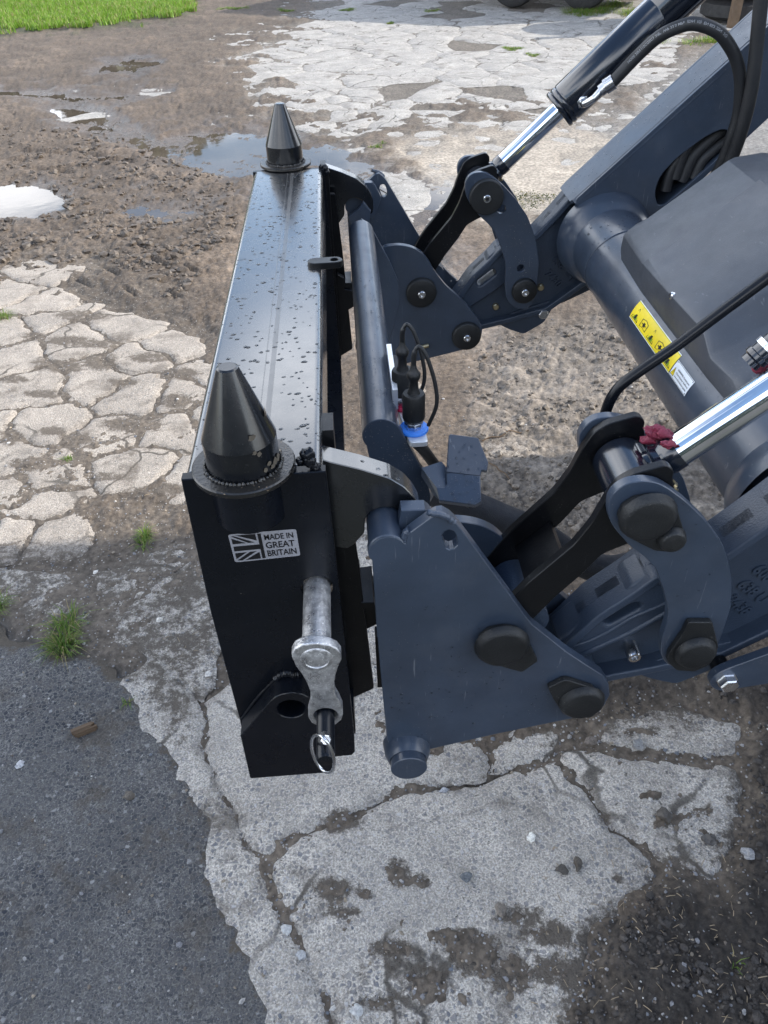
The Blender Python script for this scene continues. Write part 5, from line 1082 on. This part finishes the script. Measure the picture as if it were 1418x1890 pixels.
# straw
STRAW = flat('straw', (.26, .20, .13), .7); b = MB()
for _ in range(420):
    p = (R.uniform(980, 1430), R.uniform(1560, 1900)) if R.random() < .40 else ((R.uniform(720, 1420), R.uniform(620, 1000)) if R.random() < .5 else (R.uniform(-20, 430), R.uniform(420, 1240)))
    q = onZ(p); zz0 = top_at(q[0], q[1]); L_ = R.uniform(.002, .009) * (1.5 if p[1] < 900 else 1); a = R.uniform(0, 6.28); d_ = np.array((math.cos(a), math.sin(a), R.normal(0, .12))); w_ = np.array((-math.sin(a), math.cos(a), .3)) * R.uniform(.0003, .0007)
    c_ = np.array((q[0], q[1], zz0 + .0018)); b.add([c_ - d_ * L_ - w_, c_ - d_ * L_ + w_, c_ + w_ * 1.1 + np.array((0, 0, .0012)), c_ + d_ * L_ + w_, c_ + d_ * L_ - w_, c_ - w_ * 1.1 + np.array((0, 0, .0012))], [(0, 1, 2, 5), (5, 2, 3, 4)])
o = b.obj('straw_bits', STRAW); o['kind'] = 'stuff'

# ------------------------------------------------------------------ grass
def grass_mat(name, a, c_):
    m, nt, b = mat(name); at = N(nt, 'ShaderNodeAttribute', attribute_name='tone'); sp = N(nt, 'ShaderNodeSeparateColor'); L(nt, at.outputs['Color'], sp.inputs[0])
    c = mixc(nt, sp.outputs[0], a, c_); c = mixc(nt, ramp(nt, sp.outputs[1], .80, .9), c, (.30, .25, .12)); L(nt, c, b.inputs['Base Color']); b.inputs['Roughness'].default_value = .5
    b.inputs['Subsurface Weight'].default_value = 0.0; b.inputs['Specular IOR Level'].default_value = .35
    tr = N(nt, 'ShaderNodeBsdfTranslucent'); L(nt, c, tr.inputs[0]); mx = N(nt, 'ShaderNodeMixShader'); mx.inputs[0].default_value = .38; L(nt, b.outputs[0], mx.inputs[1]); L(nt, tr.outputs[0], mx.inputs[2]); L(nt, mx.outputs[0], nt.nodes['Material Output'].inputs[0]); return m
MOSS = grass_mat('moss', (.040, .060, .014), (.085, .10, .030)); GRASS = grass_mat('lawn_grass', (.105, .21, .018), (.20, .33, .035)); TUFT = grass_mat('tuft_grass', (.07, .15, .018), (.17, .25, .04))
def blades(name, base, h, w, lean, m, parent=None, seed=1):
    g = np.random.default_rng(seed); n = len(base); a = g.uniform(0, 2 * math.pi, n); d = np.stack([np.cos(a), np.sin(a), 0 * a], -1); s_ = np.stack([-np.sin(a), np.cos(a), 0 * a], -1) * w[:, None]; u = np.array([0, 0, 1.0])
    p1 = base + d * (lean * h * .30)[:, None] + u * (h * .60)[:, None]; p2 = base + d * (lean * h)[:, None] + u * (h * np.clip(1.05 - .45 * lean, .25, 1))[:, None]
    V = np.stack([base - s_, base + s_, p1 + s_ * .75, p1 - s_ * .75, p2 + s_ * .12, p2 - s_ * .12], 1).reshape(-1, 3); i = np.arange(n)[:, None] * 6
    Fq = np.concatenate([i + np.array([0, 1, 2, 3]), i + np.array([3, 2, 4, 5])], 0); o = mesh_np(name, V, Fq, m, parent)
    at_ = o.data.color_attributes.new('tone', 'FLOAT_COLOR', 'POINT'); t = np.stack([g.random(n), g.random(n), g.random(n), np.ones(n)], -1); at_.data.foreach_set('color', np.repeat(t, 6, 0).astype(np.float32).ravel()); return o
g = np.random.default_rng(5); n = 150000; bx, by = g.uniform(-8.2, -1.6, n), g.uniform(11.0, 18.5, n); qx, qy, qs = topx(bx, by)
k = (sdp(qx, qy, ZLAWN) / qs + .12 * fbm(bx * 4, by * 4, 3, 12)) > 0; bx, by = bx[k], by[k]; n = len(bx); hh = .045 + .05 * g.random(n) + .03 * fbm(bx * 2.5, by * 2.5, 3, 15)
lawn = blades('lawn_grass', np.c_[bx, by, np.full(n, .028)], hh.clip(.02), .0035 + .003 * g.random(n), g.uniform(.1, .8, n), GRASS, None, 4); lawn['kind'] = 'stuff'
def tuft(p, r, n, h, lab, seed, name='grass_tuft', cat='grass', w=.0011):
    q = onZ(p); g = np.random.default_rng(seed); a, d = g.uniform(0, 6.28, n), r * g.random(n) ** .8; cl_ = g.normal(0, r * .45, (6, 2))[g.integers(0, 6, n)]; x, y = q[0] + cl_[:, 0] + .45 * d * np.cos(a), q[1] + cl_[:, 1] + .45 * d * np.sin(a)
    z0 = np.maximum(ground_eval(x, y)[0], -.002); o = blades(name, np.c_[x, y, z0 - .002], h * g.uniform(.45, 1.1, n), w * g.uniform(.7, 1.3, n), g.uniform(.15, 1.7, n) ** 1.0, MOSS if h < .0105 else TUFT, None, seed); return tag(o, lab, cat, 'grass tufts in the yard')
for a in (((118, 1172), .072, 420, .042, 'bushy green grass tuft at the edge of the dark asphalt', 1), ((-4, 1128), .05, 190, .034, 'grass tuft cut by the left edge beside the asphalt', 2), ((272, 996), .030, 150, .030, 'small yellowish grass tuft on bare mud left of the black frame', 3),
          ((4, 586), .04, 150, .040, 'little grass tuft between cracked slabs at the left edge', 4), ((126, 846), .016, 60, .016, 'tiny green sprig in the crack between concrete slabs', 5), ((235, 1298), .008, 26, .016, 'tiniest sprig of grass on the gravelly strip', 6), ((1368, 1778), .024, 8, .034, 'few thin grass stems growing from dark soil at lower right', 7)): tuft(*a)
for i, (p, r, n, h, lab) in enumerate((((1018, 370), .20, 700, .010, 'long low mossy strip on the sandy ground behind the tilt link'), ((955, 430), .06, 120, .008, 'small moss patch at the edge of the mud behind the link'), ((640, 18), 0.15, 500, .022, 'grassy weeds growing in the long crack at the top'), ((800, 20), 0.13, 400, .022, 'weeds in the crack near the parked trailer'),
        ((722, 42), 0.08, 300, .022, 'small weeds where two far cracks meet'), ((530, 22), 0.15, 500, .022, 'weeds at the left end of the far concrete'), ((440, 18), 0.21, 700, .022, 'weeds beside the lawn corner'), ((945, 89), 0.13, 500, .022, 'green moss clump on the pale far concrete'), ((985, 101), 0.07, 200, .022, 'smaller moss clump right of the pale concrete clump'), ((698, 272), .05, 90, .02, 'moss at the corner of the sandy strip'), ((1140, 22), .6, 2500, .06, 'rough grass right of the trailer wheel'), ((1290, 80), .35, 900, .05, 'grass strip seen through the hose loop'))): tuft(p, r, n, h, lab, 60 + i, 'weeds', 'weeds', .003)

# ------------------------------------------------------------------ things at the top of the yard
wr, wl = onZ((1076, 18)), onZ((948, 13)); tr_ = thing('parked_trailer', 'dark parked trailer, only two black tyres and its underside showing at the top edge', 'trailer', (wl[0] * .5 + wr[0] * .5, wl[1] * .5 + wr[1] * .5, 0))
dv = _n(wr - wl); nv = np.array((-dv[1], dv[0], 0.0)); WR = .345
for base in (wl, wr):
    for off in (0.0, 1.75):
        c_ = np.array((base[0], base[1], WR)) + nv * off
        t = MB().lathe(c_ - nv * .11, nv, [(0, .19), (0, .30), (.02, .335), (.06, WR), (.16, WR), (.20, .335), (.22, .30), (.22, .19)], 40).obj('wheel', TYRE, tr_)
        MB().lathe(c_ - nv * .09, nv, [(0, .05), (.02, .06), (.03, .185), (.18, .185), (.18, .05)], 28).obj('rim', ZINC, t)
mid_ = (wl + wr) / 2 + nv * .875; Rm = np.array([dv, nv, [0, 0, 1]]).T
MB().box(mid_ + np.array((0, 0, .62)), (3.6, 1.5, .12), Rm).obj('chassis', BLACK2, tr_); MB().box(mid_ + np.array((0, 0, 1.1)), (3.8, 1.9, .8), Rm).obj('body', flat('trailer_grey', (.09, .10, .11), .5), tr_)
for base in (wl, wr): MB().cyl(np.array((base[0], base[1], WR)), np.array((base[0], base[1], WR)) + nv * 1.75, .04).obj('axle', BLACK2, tr_)
MB().box((wl + wr) / 2 - nv * .02 + np.array((0, 0, .76)), (1.95, .30, .03), Rm).obj('mudguard', BLACK2, tr_)
tb_ = onZ((1392, 46)); st_ = thing('tyre_stack', 'stack of black tyres beyond the loader arm at the upper right', 'tyres', (tb_[0], tb_[1] + .4, 0))
for k in range(5):
    P = [(0, .30), (.01, .42), (.05, .50), (.17, .50), (.21, .42), (.22, .30), (.18, .27), (.04, .27), (0, .30)]
    MB().lathe((tb_[0] + R.normal(0, .02), tb_[1] + .45 + R.normal(0, .02), .02 + .225 * k), (0, 0, 1), P, 48, False).obj('tyre', TYRE, st_, 30)
pb = onZ((1351, 51)); MBp = MB().box((pb[0], pb[1], .55), (.10, .08, 1.2)); tag(MBp.obj('wooden_post', WOODM), 'upright weathered wooden post beside the tyre stack', 'post')
ts = thing('log', 'short split log lying beyond the hose loop', 'log', onZ((1325, 36))); a = onZ((1305, 34)); c_ = onZ((1345, 36)); MB().cyl((a[0], a[1], .13), (c_[0], c_[1] + .2, .16), .13, 18, .01).obj('log_body', WOODM, ts)
ld = thing('ladder', 'aluminium ladder lying on the ground at the top right', 'ladder', onZ((1312, 18))); p0, p1 = onZ((1283, 34)), onZ((1352, -14)); e_ = _n(p1 - p0); l_ = np.array((-e_[1], e_[0], 0))
for sgn in (-1, 1): MB().tube([p0 + l_ * .17 * sgn + np.array((0, 0, .08)), p1 + e_ * 1.2 + l_ * .17 * sgn + np.array((0, 0, .5))], .03, 8).obj('rail', ALU, ld)
for k in range(8): q = p0 + (p1 + e_ * 1.2 - p0) * (k + .5) / 8 + np.array((0, 0, .08 + .42 * (k + .5) / 8)); MB().cyl(q - l_ * .17, q + l_ * .17, .018, 10).obj('rung', ALU, ld)

# unseen shed added behind the camera, to darken reflections in cones and plates
SHEDM = paint('shed_sheet', (.030, .045, .038), .55, 0, 0, 1, .2)
sh = thing('added_shed', 'added dark green sheeted shed behind the camera, unseen, darkening reflections', 'shed', (0, -12, 0))
for k in range(44): MB().box((-11 + k * .5, -10.5 - .02 * (k % 2), 1.8), (.49, .04, 3.6)).obj('wall_sheet', SHEDM, sh) if k == 0 else None
base_ = [o for o in sh.children if o.name.startswith('wall_sheet')][0]
for k in range(1, 44):
    c_ = base_.copy(); COL.objects.link(c_); c_.parent = sh; c_.matrix_parent_inverse = base_.matrix_parent_inverse; c_.location = (k * .5, -.02 * (k % 2), 0)
MB().box((0, -14.0, 4.2), (23, 8.0, .12), [[1, 0, 0], [0, .985, .17], [0, -.17, .985]]).obj('roof', SHEDM, sh)

# belt of trees beyond the lawn and the yard: a far mass that the standing water mirrors
g = np.random.default_rng(9); V, Fq, T_ = [], [], []; n0 = 0
for k in range(46):
    cx, cy = -62 + 2.6 * k + g.normal(0, .8), 40 + g.normal(0, 2.0); hh = 8.2 + g.normal(0, 1.0) - max(0, (cx - 5)) * .05; n = 900
    d = g.normal(0, 1, (n, 3)); d /= np.linalg.norm(d, axis=1)[:, None]; p = d * np.array([2.6, 2.2, hh * .48]) * (.72 + .3 * g.random((n, 1))) + np.array([cx, cy, hh * .52]); p[:, 2] = np.maximum(p[:, 2], .2)
    u = g.normal(0, 1, (n, 3)); u /= np.linalg.norm(u, axis=1)[:, None]; w = np.cross(u, g.normal(0, 1, (n, 3))); w /= np.linalg.norm(w, axis=1)[:, None]; s_ = (.22 + .22 * g.random((n, 1)))
    V.append(np.stack([p - u * s_ - w * s_ * .6, p + u * s_ - w * s_ * .6, p + u * s_ + w * s_ * .6, p - u * s_ + w * s_ * .6], 1).reshape(-1, 3)); Fq.append(np.arange(n * 4).reshape(-1, 4) + n0); n0 += n * 4
LEAFM = grass_mat('tree_leaves', (.030, .050, .012), (.060, .085, .020)); wood_ = mesh_np('far_wood', np.concatenate(V), np.concatenate(Fq), LEAFM); wood_['kind'] = 'stuff'
